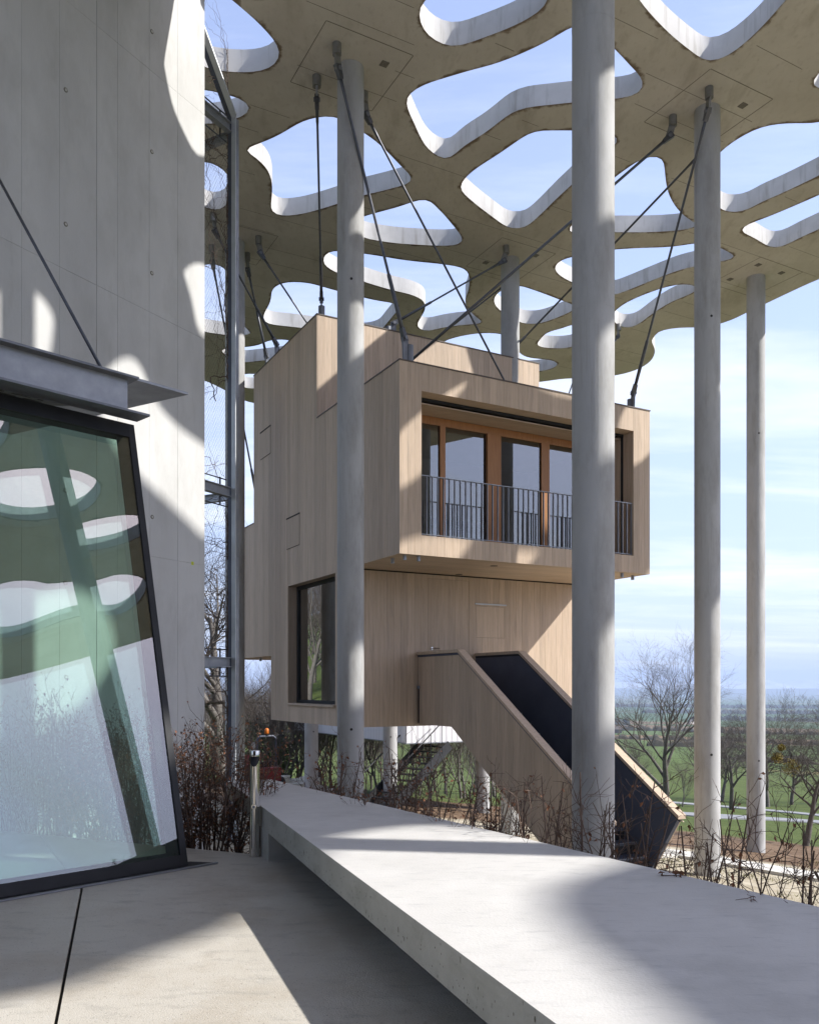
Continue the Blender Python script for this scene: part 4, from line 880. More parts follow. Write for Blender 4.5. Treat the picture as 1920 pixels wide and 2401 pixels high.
for z, d in ((ZBn - 0.18, 0.0), (ZBn - bv, 0.0), (ZBn, bv)): mb.V += [inset(p, d) + Z * z for p in out]
for r_ in range(2):
    for i in range(4): j = (i + 1) % 4; mb.F.append((r_ * 4 + i, r_ * 4 + j, r_ * 4 + 4 + j, r_ * 4 + 4 + i))
mb.F.append((8, 9, 10, 11)); mb.F.append((3, 2, 1, 0))
o = link('seat_slab', mb.V, mb.F, None, bench, mats=[M['bench_side'], M['bench']], fm=[0] * 8 + [1, 0]); o.matrix_parent_inverse = BI
o = MB().quad_prism([Vector((x, y, ZBn - 0.18)) for x, y in ((-1.275, 7.33), (-0.72, 7.62), (-0.60, 7.38), (-1.16, 7.07))][::-1], Z, 0.45).build('leg', M['bench_side'], bench); o.matrix_parent_inverse = BI
o = MB().quad_prism([Vector((x, y, ZBn - 0.181)) for x, y in ((farE(7.6) - 0.55, 7.6), (farE(-2.4) - 0.55, -2.4), (farE(-2.4) - 0.3, -2.4), (farE(7.6) - 0.3, 7.6))], Z, 1.9).build('back_support', M['bench_side'], bench); o.matrix_parent_inverse = BI
mb = MB(); rgp = random.Random(8)      # air holes in the cast edge
sd_ = Vector((1.283, -3.54, 0)).normalized(); so_ = Vector((sd_.y, -sd_.x, 0))
for i in range(170):
    y = 1.8 + 5.4 * rgp.random() ** 1.3; z = ZBn - 0.02 - 0.15 * rgp.random() ** 0.7; c = Vector((nearE(y), y, z)) + so_ * 0.0012; a = rgp.uniform(0.0018, 0.0052) * (1.4 if rgp.random() < 0.2 else 1); b_ = a * rgp.uniform(0.6, 2.2)
    mb.poly([c + sd_ * (a * math.cos(q * 1.0472)) * -1 + Z * (b_ * math.sin(q * 1.0472)) for q in range(6)])
o = mb.build('air_hole', M['cjoint'], bench); o.matrix_parent_inverse = BI; o['kind'] = 'stuff'
# polished pole with a slot
pc = onz(597, 2009, ZF); pole = empty('steel_pole', pc); tag(pole, 'polished stainless steel pole with dark slot and push button at bench end', 'pole')
ph = (2009 - 1760) / F0 * pc.y; pr = 11.8 / F0 * pc.y
fdir = Vector((-pc.x * 0.2, -pc.y, 0)).normalized(); fs = Vector((fdir.y, -fdir.x, 0))
mb = MB(); n = 40; zs = [0, ph * 0.80, ph * 0.845, ph * 0.85, ph * 0.945, ph * 0.948, ph * 0.995, ph]
rad = [pr] * 4 + [pr] * 3 + [pr * 0.96]
for z, r_ in zip(zs, rad): mb.V += [Vector((r_ * math.cos(2 * math.pi * k / n), r_ * math.sin(2 * math.pi * k / n), z)) for k in range(n)]
for i in range(len(zs) - 1):
    for k in range(n):
        a = 2 * math.pi * (k + 0.5) / n; dirn = Vector((math.cos(a), math.sin(a), 0)); q = (k + 1) % n
        if i == 3 and dirn.dot(fdir) > 0.15: continue
        mb.F.append((i * n + k, i * n + q, (i + 1) * n + q, (i + 1) * n + k))
mb.F.append(tuple((len(zs) - 1) * n + k for k in range(n)))
mb.build('tube', M['chrome'], pole, True)
# scoop lip under the slot, dark throat, button
mb = MB(); m_ = 14
for i in range(m_ + 1):
    a = -1.35 + 2.7 * i / m_; d_ = fdir * math.cos(a) + fs * math.sin(a); mb.V += [d_ * pr * 1.004 + Z * (ph * 0.85 - 0.02), d_ * pr * 1.004 + Z * (ph * 0.85 + 0.055 * abs(math.sin(a)) ** 2.2)]
for i in range(m_): mb.F.append((2 * i, 2 * i + 2, 2 * i + 3, 2 * i + 1))
mb.build('slot_lip', M['chrome'], pole, True)
MB().tube([Z * (ph * 0.70), Z * (ph * 0.94)], pr * 0.86, 24).build('slot_throat', M['black'], pole, True)
bc = fdir * (pr - 0.002) + Z * (ph * 0.475); bt = MB().tube([bc, bc + fdir * 0.014], 0.021, 22).build('button', M['chrome'], pole, False)
MB().tube([bc + fdir * 0.012, bc + fdir * 0.019], 0.012, 16).build('button_cap', M['steel'], bt)

# ------------------------------------------------------------------ glass pavilion in front of the wall
pw = Vector((0.69, 0.725, 0)).normalized(); pn = Vector((pw.y, -pw.x, 0))       # along the front, out of the front
pav = empty('glass_pavilion', (-1.78, 6.85, ZF)); tag(pav, 'leaning green tinted glass pavilion front with black frame and steel roof beam', 'pavilion')
PI_ = Matrix.Translation((1.78, -6.85, -ZF))
def pp(o): return setpi(o)
G0 = Vector((-1.78, 6.85, ZF)); ZG = 2.27; LEAN = 0.867
def PG(l, z, o=0.0):      # l metres left along the front, height z, o out of the glass plane
    f = (z - ZF) / (ZG - ZF); return G0 - pw * l - pn * (LEAN * f) + Z * (z - ZF) + pn * o
gn = (pn * (ZG - ZF) + Z * LEAN).normalized()
LG = 7.0
pp(MB().poly([PG(0.04, ZF + 0.09), PG(0.04, ZG - 0.02), PG(LG, ZG - 0.02), PG(LG, ZF + 0.09)]).build('glass_pane', M['glass_green'], pav))
pp(MB().poly([PG(0.05, ZF + 0.10) - gn * 0.07, PG(0.05, ZG - 0.03) - gn * 0.085, PG(LG, ZG - 0.03) - gn * 0.07, PG(LG, ZF + 0.10) - gn * 0.06]).build('inner_pane', M['glass_green'], pav))
def pbar(name, l0, l1, z0, z1, th, m, o=0.012): return pp(MB().quad_prism([PG(l0, z0) + gn * o, PG(l1, z0) + gn * o, PG(l1, z1) + gn * o, PG(l0, z1) + gn * o], gn, th).build(name, M[m], pav))
pbar('edge_frame', -0.012, 0.045, ZF + 0.012, ZG - 0.01, 0.10, 'black')
pbar('edge_spacer', 0.046, 0.135, ZF + 0.05, ZG - 0.1, 0.02, 'black', -0.03)
pbar('base_frame', 0.046, LG, ZF + 0.012, ZF + 0.10, 0.09, 'black')
pbar('head_frame', 0.046, LG, ZG - 0.13, ZG - 0.01, 0.10, 'black')
gl_in = pbar('base_spacer', 0.136, LG, ZF + 0.101, ZF + 0.13, 0.01, 'black', -0.03)
# base plate on the floor with its pointed corner
pp(MB().quad_prism([Vector((x, y, ZF + 0.011)) for x, y in ((-1.60, 6.985), (-1.80, 7.02), (-6.6, 2.0), (-6.56, 1.77))], Z, 0.01).build('base_plate', M['black'], pav))
pp(MB().quad_prism([G0 + pn * 0.06 + pw * 0.24 + Z * 0.016, G0 + pn * 0.085 + pw * 0.24 + Z * 0.016, G0 + pn * 0.085 - pw * LG + Z * 0.016, G0 + pn * 0.06 - pw * LG + Z * 0.016][::-1], Z, 0.012).build('base_trim', M['steel'], pav))
# side return frame towards the wall
back = Vector((-0.87, 0.48, 0)).normalized()
# roof beam and plate
bf = Vector((-2.187, 7.24, 0))
pp(MB().box(bf + Z * 2.272, -pw * 7.5, -pn * 0.22, Z * 0.018).build('beam_flange', M['lug'], pav))
pp(MB().box(bf - pw * 0.16 - pn * 0.085 + Z * 2.2902, -pw * 7.3, -pn * 0.02, Z * 0.27).build('beam_web', M['steel'], pav))
pp(MB().box(bf - pn * 0.0 - pw * 0.1 + Z * 2.5605, -pw * 7.3, -pn * 0.22, Z * 0.018).build('beam_flange', M['lug'], pav))
tip = Vector((-1.99, 7.72, 0)); rp = [tip, tip - pw * 8.0, tip - pw * 8.0 - pn * 2.2, Vector((-4.15, 8.95, 0))]
pp(MB().quad_prism([p + Z * 2.640 for p in rp[::-1]], Z, 0.022).build('roof_plate', M['steel'], pav))
pp(MB().box(tip - pw * 0.6 - pn * 0.10 + Z * 2.579, -pw * 6.8, -pn * 0.16, Z * 0.038).build('shadow_gap', M['black'], pav))
# ceiling with slots
ce = [tip - pw * 0.75 - pn * 0.62, tip - pw * 8.0 - pn * 0.62, tip - pw * 8.0 - pn * 2.1, tip - pw * 2.2 - pn * 2.1]
cl = pp(MB().quad_prism([p + Z * 2.50 for p in ce[::-1]], Z, 0.02).build('ceiling_panel', M['perf'], pav))
mb = MB(); rr_ = random.Random(3)
for r_ in range(24):
    l = 0.9
    while l < 5.0:
        ln = rr_.choice((0.04, 0.05, 0.16, 0.3)); o_ = 0.68 + r_ * 0.058
        if l > 0.9 + r_ * 0.058: mb.box(tip - pw * l - pn * o_ + Z * 2.4775, -pw * ln, -pn * 0.012, Z * 0.004)
        l += ln + 0.06
sl2 = pp(mb.build('ceiling_slots', M['joint'], cl)); sl2['kind'] = 'stuff'
# tie rod from the wall to the pavilion roof
rb_ = onz(241, 869.6, 2.641); k = wallk(-150); wpnt = WL(k, -(145 - HV) / F0 * (WP.y + k))
tr = empty('tie_rod', rb_); tag(tr, 'dark tie rod from the tall concrete wall to the pavilion roof', 'cable')
for nm, q in (('rod', MB().tube([wpnt, rb_], 0.014, 12)), ('wall_plate', MB().tube([wpnt - wn_ * 0.01, wpnt + wn_ * 0.015], 0.07, 16))):
    o = q.build(nm, M['cable'], tr, nm == 'rod'); o.matrix_parent_inverse = Matrix.Translation(-rb_)

# ------------------------------------------------------------------ steel stair tower behind the wall
tw = at(547, 1608, 13.5); tower = empty('steel_stair_tower', (tw.x, tw.y, ground(tw.x, tw.y))); tag(tower, 'galvanised steel tower frame with wire mesh beside the tall concrete wall', 'steel frame')
def tp(name, m, mb, par=tower, sm=False): return setpi(mb.build(name, M[m], par, sm))
zg = ground(tw.x, tw.y) - 0.1; zt = 9.0
tp('post_flange', 'steel_pale', MB().box(tw - wn_ * 0.04 + Z * zg, wn_ * 0.082, wd * 0.018, Z * (zt - zg)))
tp('post_flange', 'navy', MB().box(tw - wn_ * 0.145 + wd * 0.03 + Z * zg, wn_ * 0.105, wd * 0.016, Z * (zt - zg)))
tp('post_web', 'steel', MB().box(tw - wn_ * 0.045 + wd * 0.02 + Z * zg, wn_ * 0.012, wd * 0.15, Z * (zt - zg)))
def ibeam(name, p0, d, L, up, h=0.15, w=0.10, m='steel'):
    sd = d.cross(up).normalized(); e = tp(name, m, MB().box(p0 - sd * 0.005 - up * (h / 2 - 0.012), d * L, sd * 0.01, up * (h - 0.024)))
    for k in (-1, 1): tp('flange', m, MB().box(p0 - sd * w / 2 + up * (k * (h / 2 - 0.006) - 0.006), d * L, sd * w, up * 0.012), e)
    return e
for z in (0.367, 3.04, 8.78):
    ibeam('cross_beam', tw - wn_ * 0.06 - wd * 0.02 + Z * z, -wd, 3.4, Z)
    ibeam('return_beam', tw - wn_ * 0.16 + Z * (z - 0.02) + wd * 0.1, -wn_, 2.0, Z, 0.13, 0.08, 'steel')
    for k in (0, 1): tp('mesh_rail', 'cable', MB().tube([tw - wn_ * 0.10 - wd * 0.05 + Z * (z + (0.20 if k == 0 else -0.22)), tw - wn_ * 0.10 - wd * 3.4 + Z * (z + (0.20 if k == 0 else -0.22))], 0.011, 8))
    for q in (0.2, 1.2): tp('rail_bracket', 'cable', MB().box(tw - wn_ * 0.115 - wd * q + Z * (z - 0.22), wn_ * 0.012, wd * 0.03, Z * 0.44))
dg = (at(476, 70, 12.92) - (tw + Z * zt)).normalized()
tp('raking_beam', 'steel_pale', MB().box(tw - wn_ * 0.04 + Z * (zt - 0.04), wn_ * 0.10, wd * 0.02 + Z * 0.008, dg * 3.2)); tp('raking_flange', 'navy', MB().box(tw - wn_ * 0.15 + wd * 0.03 + Z * (zt - 0.02), wn_ * 0.105, wd * 0.02 + Z * 0.008, dg * 3.2))
mb = MB()
for (za, zb) in ((0.60, 2.80), (3.26, 8.54)):
    Wd = 1.9; hz = zb - za; st_ = 0.052; sl_k = 1.75
    def mpt(q, z): return tw - wn_ * 0.10 - wd * (0.04 + q) + Z * z
    c = -hz / sl_k
    while c < Wd:
        for sg in (1, -1):
            q0 = c if sg > 0 else c; pts = []
            # line q = c + (z - za) / slope  (or mirrored)
            z0 = max(za, za - c * sl_k); z1 = min(zb, za + (Wd - c) * sl_k)
            if z1 > z0:
                qa, qb = c + (z0 - za) / sl_k, c + (z1 - za) / sl_k
                if sg < 0: qa, qb = Wd - qa, Wd - qb
                mb.tube([mpt(qa, z0), mpt(qb, z1)], 0.0013, 3, False)
        c += st_
ms = tp('wire_mesh', 'cable', mb); ms['kind'] = 'stuff'
# climbing vine on the mesh
vine = empty('climbing_vine', (tw.x - 0.3, tw.y - 0.6, ground(tw.x, tw.y))); tag(vine, 'bare climbing vine twining up the wire mesh of the steel tower', 'vine')
rv = random.Random(11); mb = MB()
def vinechain(q, z, ang, L, r):
    pts = []; rad = []; n = int(L / 0.06)
    for i in range(n):
        pts.append(tw - wn_ * (0.10 + rv.uniform(-0.02, 0.025)) - wd * (0.04 + q) + Z * z); rad.append(r * (1 - 0.75 * i / n))
        ang += rv.gauss(0, 0.42); ang = max(-1.7, min(1.7, ang * 0.97)); q += math.sin(ang) * 0.06; z += math.cos(ang) * 0.06
        q = max(-0.02, min(1.8, q))
        if r > 0.003 and rv.random() < 0.12: vinechain(q, z, ang + rv.choice((-1, 1)) * rv.uniform(0.5, 1.2), L * rv.uniform(0.12, 0.35), r * 0.6)
    if len(pts) > 1: mb.tube(pts, rad, 4, False)
for i in range(11): vinechain(rv.uniform(0.05, 1.3), rv.choice((-2.2, -2.2, 0.5, 2.8, 4.4)), rv.uniform(-0.3, 0.3), rv.uniform(5.5, 9.5), rv.uniform(0.006, 0.010))
setpi(mb.build('stem', M['twig'], vine, True))

# ------------------------------------------------------------------ plants
def chain(mb, rg, p, d, L, r, nseg, bend, n=4, up=0.0, tip=0.35):
    pts = [p.copy()]; rad = [r]; dirs = [d]
    for i in range(nseg):
        d = (d + Vector((rg.gauss(0, bend), rg.gauss(0, bend), rg.gauss(0, bend) + up))).normalized()
        p = p + d * (L / nseg); pts.append(p.copy()); rad.append(r * (1 - (1 - tip) * (i + 1) / nseg)); dirs.append(d)
    mb.tube(pts, rad, n, False); return pts, rad, dirs
def sidedir(rg, d, a):
    x = d.orthogonal().normalized(); x.rotate(Matrix.Rotation(rg.uniform(0, 6.283), 3, d)); return (d * math.cos(a) + x * math.sin(a)).normalized()
def leafquad(mb, rg, p, s):
    d = Vector((rg.gauss(0, 1), rg.gauss(0, 1), rg.gauss(-0.9, 0.6))).normalized(); x = d.orthogonal().normalized(); x.rotate(Matrix.Rotation(rg.uniform(0, 6.283), 3, d)); nn = d.cross(x)
    b = len(mb.V); w = s * 0.27
    mb.V += [p, p + d * s * 0.45 + x * w + nn * s * 0.12, p + d * s, p + d * s * 0.45 - x * w + nn * s * 0.12, p + d * s * 0.5]
    mb.F += [(b, b + 1, b + 4), (b + 1, b + 2, b + 4), (b + 4, b + 2, b + 3), (b, b + 4, b + 3)]
def shrub(seed, hgt, nst, leafp, spread=0.16, twigs=9):
    rg = random.Random(seed); mb = MB(); lf = MB()
    for s in range(nst):
        a = rg.uniform(0, 6.283); p = Vector((math.cos(a) * rg.uniform(0, 0.12), math.sin(a) * rg.uniform(0, 0.12), 0))
        d = Vector((rg.gauss(0, spread), rg.gauss(0, spread), 1)).normalized()
        L = hgt * rg.uniform(0.8, 1.05); P_, r_, d_ = chain(mb, rg, p, d, L, rg.uniform(0.009, 0.017), 9, 0.07, 5, 0.03, 0.3)
        for k in range(twigs):
            i = rg.randint(3, 8); f = rg.random(); q = P_[i].lerp(P_[i + 1], f); L1 = rg.uniform(0.22, 0.62) * hgt * 0.42
            P1, r1, d1 = chain(mb, rg, q, sidedir(rg, d_[i], rg.uniform(0.45, 1.25)), L1, max(0.0035, r_[i] * 0.5), 5, 0.16, 3, 0.05, 0.35)
            for kk in range(4):
                j = rg.randint(1, 4); P2, r2, d2 = chain(mb, rg, P1[j], sidedir(rg, d1[j], rg.uniform(0.5, 1.1)), L1 * rg.uniform(0.25, 0.6), 0.0025, 3, 0.2, 3, 0.03, 0.5)
                if rg.random() < leafp:
                    for _ in range(rg.randint(1, 3)): leafquad(lf, rg, P2[rg.randint(0, 3)], rg.uniform(0.026, 0.05))
            if rg.random() < leafp: leafquad(lf, rg, P1[-1], rg.uniform(0.026, 0.05))
    return mb, lf
def make_shrub(name, label, cat, group, seed, hgt, nst, leafp, **kw):
    e = empty(name); tag(e, label, cat, group); a, b = shrub(seed, hgt, nst, leafp, **kw)
    a.build('branches', M['twig'], e)
    if b.V: b.build('dry_leaves', M['leaf'], e)
    return e
GL, GR = 'beech hedge beside the tall wall', 'beech hedge behind the bench'
LL, LR = 'leafy brown beech hedge plant between terrace edge and tall concrete wall', 'sparse nearly bare beech hedge plant growing behind the concrete bench'
protoL = [make_shrub('hedge_plant', LL, 'hedge plant', GL, 20 + i, 1.75 + 0.1 * i, 6, 0.62, spread=0.10, twigs=10) for i in range(4)]
protoR2 = [make_shrub('hedge_plant', 'beech hedge plant with some brown leaves behind the far half of the bench', 'hedge plant', GR, 60 + i, 1.60 + 0.05 * i, 4, 0.36, spread=0.16, twigs=9) for i in range(3)]
protoR = [make_shrub('hedge_plant', LR, 'hedge plant', GR, 40 + i, 1.58 + 0.06 * i, 3 + i % 2, 0.07, spread=0.20, twigs=8) for i in range(5)]
used = set()
def put(protos, i, x, y, z, rzv, sc_=1.0):
    p = protos[i % len(protos)]
    o = p if id(p) not in used else copy_tree(p); used.add(id(p))
    o.location = (x, y, z); o.rotation_euler = (0, 0, rzv); o.scale = (sc_, sc_, sc_); return o
rg = random.Random(5)
i = 0
for row, off in ((0, 0.22), (1, 0.55), (2, 0.9)):
    k = 0.05
    while k < 5.6:      # along the terrace edge, leftwards
        p = Vector((-1.15, 7.35, 0)) + Vector((-0.916, 0.40, 0)) * k + Vector((0.40, 0.916, 0)) * off
        if (p - WP).dot(wn_) > 0.22 and p.x / p.y < -0.186: put(protoL, i, p.x + rg.uniform(-.05, .05), p.y + rg.uniform(-.05, .05), ground(p.x, p.y) - 0.05, rg.uniform(0, 6.28), rg.uniform(0.78, 0.95)); i += 1
        k += 0.31
i = 0
for row, off in ((0, 0.26), (1, 0.55)):
    k = 0.3
    while k < 7.6:
        q = k / 7.6; y = 9.3 - k * 0.846; x = farE(y); nrm = Vector((0.846, 0.533, 0)); p = Vector((x, y, 0)) + nrm * off
        zt = -0.86 if k < 4.5 else -0.80
        g_ = ground(p.x, p.y) - 0.05; put(protoR2 if k < 3.6 and i % 3 else protoR, i * 3 + row, p.x + rg.uniform(-.06, .06), p.y + rg.uniform(-.06, .06), g_, rg.uniform(0, 6.28), (zt - g_) / 1.55 * rg.uniform(0.86, 1.12)); i += 1
        k += 0.30 if row == 0 else 0.42

for p in protoL + protoR + protoR2:        # a spare kind that found no place
    if id(p) not in used:
        for c in list(p.children): bpy.data.objects.remove(c)
        bpy.data.objects.remove(p)
def tree(name, seed, hgt, tr, levels, fork=0.28, first=0.28, spread=0.75, nb=(5, 4, 4, 4), n=5, lean=0.03, up=0.06):
    rg = random.Random(seed); e = empty(name); tk = MB(); cw = MB()
    P0, r0, d0 = chain(tk, rg, Vector((0, 0, -0.3)), Vector((rg.gauss(0, lean), rg.gauss(0, lean), 1)).normalized(), hgt * 0.72, tr, 10, 0.06, 9, 0.0, 0.25)
    def rec(P_, r_, d_, L, lev):
        if lev > levels: return
        m_ = tk if lev <= 1 else cw; cnt = nb[min(lev - 1, len(nb) - 1)]
        for k in range(cnt):
            f = first + (1 - first) * (k + rg.random()) / cnt if lev == 1 else 0.25 + 0.75 * (k + rg.random()) / cnt
            i = min(int(f * (len(P_) - 1)), len(P_) - 2); q = P_[i].lerp(P_[i + 1], f * (len(P_) - 1) - i)
            L1 = L * rg.uniform(0.45, 0.72) * (1.15 - 0.45 * f if lev == 1 else 1)
            R1 = max(r_[i] * rg.uniform(0.45, 0.7), 0.004)
            a = chain(m_, rg, q, sidedir(rg, d_[i], rg.uniform(spread * 0.6, spread * 1.3)), L1, R1, 6 if lev < 3 else 4, 0.12, (6, 5, 4, 3, 3)[lev - 1], up, 0.3)
            rec(*a, L1, lev + 1)
    rec(P0, r0, d0, hgt * 0.85, 1)
    tk.build('trunk', M['bark'], e, True); cw.build('crown', M['twig_far'], e)
    return e
TR = [tree('bare_tree', 3, 10.0, 0.24, 5, first=0.12, nb=(10, 6, 5, 5, 3), spread=0.72, up=0.08),
      tree('fruit_tree', 8, 5.0, 0.16, 5, first=0.35, nb=(7, 5, 5, 5, 3), spread=0.85, up=0.02),
      tree('fruit_tree', 12, 6.0, 0.15, 5, first=0.25, nb=(8, 5, 5, 5, 3), spread=0.7, up=0.08),
      tree('oak_tree', 21, 9.5, 0.34, 5, first=0.22, nb=(9, 6, 5, 5, 3), spread=0.95, up=0.05),
      tree('woodland_tree', 33, 8.0, 0.16, 4, first=0.2, nb=(10, 6, 5, 4), spread=0.55, up=0.10)]
tused = set(); hts = [10.0, 5.0, 6.0, 9.5, 8.0]
def plant(k, x, y, hgt, label, cat='tree', group=None, seed=0, z=None):
    o = TR[k] if k not in tused else copy_tree(TR[k]); tused.add(k); s = hgt / hts[k]
    o.location = (x, y, ground(x, y) if z is None else z); o.scale = (s, s, s); o.rotation_euler = (0, 0, seed * 2.4)
    tag(o, label, cat, group); return o
def plant_px(k, u, vb, vt, label, group=None, seed=0):
    p = ground_hit(u, vb); return plant(k, p.x, p.y, (vb - vt) / F0 * p.y, label, 'tree', group, seed)
plant_px(0, 1562, 1884, 1548, 'tall pale barked bare tree by the road beyond the stair foot', seed=1)
plant_px(1, 1886, 1984, 1715, 'gnarled fruit tree with mistletoe standing in the meadow before the road', seed=2)
fo = 'leafless roadside fruit tree in the meadow'
for k, u, vb, vt, sd in ((2, 1655, 1902, 1690, 3), (1, 1715, 1900, 1700, 4), (2, 1800, 1893, 1655, 5), (2, 1855, 1888, 1690, 6), (1, 1925, 1897, 1690, 7), (1, 1478, 1868, 1730, 8), (2, 1760, 1884, 1690, 9), (1, 1690, 1880, 1725, 10), (2, 1985, 1890, 1640, 11)):
    plant_px(k, u, vb, vt, fo, 'bare fruit trees along the road', sd)
plant(3, -8.9, 40.0, 10.8, 'large spreading bare oak behind the stair tower', 'tree', None, 1)
plant(3, -13.6, 47.0, 11.0, 'second large bare oak partly hidden by the tall concrete wall', 'tree', None, 3)
rg = random.Random(9); nw = 0
for i in range(34):
    y = rg.uniform(105, 150); u = 430 + 260 * (i + rg.random()) / 34; x = (u - CU) / F0 * y
    plant(4, x, y, rg.uniform(6.5, 8.8), 'leafless tree at the edge of the far brown wood', 'tree', 'trees of the far brown wood', i)
for i in range(70):     # wooded hill that the side window mirrors
    a = rg.uniform(35, 68); r_ = rg.uniform(48, 120); x = -r_ * math.sin(R(a)); y = 8 + r_ * math.cos(R(a))
    plant(4, x, y, rg.uniform(7, 11), 'bare hillside tree standing beyond the tall concrete wall', 'tree', 'trees on the left hillside', i)
gt = 'tangle of bare thicket behind the hanging houses'
for i, (u, y, h_) in enumerate([(660, 31, 3.0), (700, 33, 3.2), (752, 32, 3.3), (775, 36, 3.0), (820, 35, 3.0), (640, 37, 3.6), (1010, 37, 2.7), (1045, 39, 3.2), (1080, 36, 2.9), (1110, 41, 3.3), (1160, 40, 3.0), (870, 38, 2.6), (965, 43, 3.2), (600, 36, 2.6), (560, 42, 3.0), (520, 46, 3.0), (1490, 46, 2.2), (1600, 47, 1.8)]):
    x = (u - CU) / F0 * y; plant(4, x, y, h_ * 1.15, gt, 'shrub', 'thickets behind the houses', i)
rgt = random.Random(31)
for i in range(26):
    y = rgt.uniform(31, 52); u = rgt.choice((rgt.uniform(635, 905), rgt.uniform(955, 1190))); x = (u - CU) / F0 * y; plant(4, x, y, rgt.uniform(2.2, 3.6), gt, 'shrub', 'thickets behind the houses', i + 40)
# mistletoe balls
for u, v, y, rr in ((1855, 1798, None, 0.26), (1822, 1776, None, 0.16), (1832, 1752, None, 0.10)):
    p0 = ground_hit(1886, 1984); c = at(u, v, p0.y - 0.3); mb = MB(); rg2 = random.Random(u)
    for k in range(420):
        d = Vector((rg2.gauss(0, 1), rg2.gauss(0, 1), rg2.gauss(0, 1))).normalized(); leafquad(mb, rg2, c + d * rr * rg2.random() ** 0.5, 0.05)
    o = mb.build('mistletoe', M['mistletoe'], None); tag(o, 'golden mistletoe clump growing in the gnarled fruit tree', 'mistletoe', 'mistletoe in the fruit tree')
# ivy covered evergreen
iv = empty('ivy_bush', (-5.2, 33.0, ground(-5.2, 33))); tag(iv, 'dark evergreen ivy covered bush behind the small dumper', 'bush'); mb = MB(); rg2 = random.Random(77); st2 = MB()
for k in range(9):
    d = Vector((rg2.gauss(0, 0.6), rg2.gauss(0, 0.3), 1)).normalized(); P_, r_, d_ = chain(st2, rg2, Vector((0, 0, 0)), d, rg2.uniform(1.6, 2.9), 0.04, 6, 0.12, 5)
    for q in P_[1:]:
        for _ in range(170):
            o_ = Vector((rg2.gauss(0, 0.26), rg2.gauss(0, 0.26), rg2.gauss(0, 0.2))); leafquad(mb, rg2, q + o_, rg2.uniform(0.06, 0.11))
st2.build('stem', M['bark'], iv); mb.build('foliage', M['evergreen'], iv)

# ------------------------------------------------------------------ white neighbouring house with black stair
w0 = at(953, 1743, 25.5); zb = w0.z; wh = empty('white_house', w0); tag(wh, 'white corrugated metal house on columns behind the wooden house', 'house')
def whp(name, m, mb, par=wh): return setpi(mb.build(name, M[m], par))
w0 = Vector((w0.x, w0.y, 0)); zt2 = zb + 2.9
whp('core', 'body', MB().box(w0 + aX * 0.06 + bX * 0.06 + Z * (zb + 0.01), aX * 6.4, bX * 9.0, Z * 2.85))
for org, d, L, nrm in ((w0, aX, 6.5, -bX), (w0, bX, 9.1, -aX)):
    mb = MB(); n = int(L / 0.05); pts = []
    for i in range(n + 1): pts.append(org + d * (L * i / n) + nrm * (0.012 if i % 4 < 2 else 0.0))
    for p in pts: mb.V += [p + Z * zb, p + Z * zt2]
    for i in range(n): mb.F.append((2 * i, 2 * i + 2, 2 * i + 3, 2 * i + 1))
    whp('corrugated_wall', 'white_metal', mb)
whp('bottom_edge', 'steel', MB().box(w0 - aX * 0.015 - bX * 0.015 + Z * (zb - 0.03), aX * 6.5, bX * 9.1, Z * 0.028))
bs = empty('black_stair', (-0.7, 24.4, ground(-0.7, 24.4))); tag(bs, 'black steel stair running up under the white metal house', 'staircase')
p0 = at(1020, 1746, 26.2); p1 = Vector((-0.95, 24.3, ground(-0.95, 24.3) + 0.02)); d = (p0 - p1); sdv = Vector((d.y, -d.x, 0)).normalized(); L = d.length; dn = d.normalized(); upv = sdv.cross(dn).normalized()
if upv.z < 0: upv = -upv
for k in (-0.55, 0.55): setpi(MB().box(p1 + sdv * k - upv * 0.15, dn * L, sdv * 0.04, upv * 0.30).build('stringer', M['black'], bs))
for i in range(11):
    q = p1.lerp(p0, (i + 0.5) / 11); setpi(MB().box(q - sdv * 0.51, sdv * 1.06, Vector((dn.x, dn.y, 0)).normalized() * 0.24, Z * 0.03).build('tread', M['black'], bs))
for k in (-0.55, 0.59): setpi(MB().tube([p1 + sdv * k + Z * 0.95, p0 + sdv * k + Z * 0.95], 0.02, 8).build('handrail', M['black'], bs))
for i in range(5):
    for k in (-0.55, 0.59): q = p1.lerp(p0, (i + 0.3) / 5) + sdv * k; setpi(MB().tube([q, q + Z * 0.95], 0.012, 6).build('baluster', M['black'], bs))

# ------------------------------------------------------------------ small machines and stones of the building site
dm = empty('small_dumper', (0, 0, 0)); tag(dm, 'small red dumper with grey roll bar and orange beacon beyond the bench', 'dumper')
def dpt(name, m, mb, par=dm, sm=False): return mb.build(name, M[m], par, sm)
dpt('skip', 'red', MB().quad_prism([Vector(p) for p in ((-0.45, -1.1, 0.95), (0.45, -1.1, 0.95), (0.45, -0.1, 0.95), (-0.45, -0.1, 0.95))], Z, 0.05)); dpt('skip_body', 'red', MB().quad_prism([Vector(p) for p in ((-0.42, -1.15, 0.94), (0.42, -1.15, 0.94), (0.36, -0.85, 0.45), (-0.36, -0.85, 0.45))], Vector((0, -0.8, -0.6)).normalized(), 0.5))
dpt('chassis', 'black', MB().cbox((0, 0, 0.42), 0.6, 2.0, 0.18)); dpt('hood', 'red', MB().cbox((0, 0.75, 0.72), 0.62, 0.55, 0.42)); dpt('seat', 'black', MB().cbox((0, 0.35, 0.68), 0.42, 0.4, 0.10)); dpt('seat_back', 'black', MB().cbox((0, 0.52, 0.92), 0.42, 0.08, 0.36))
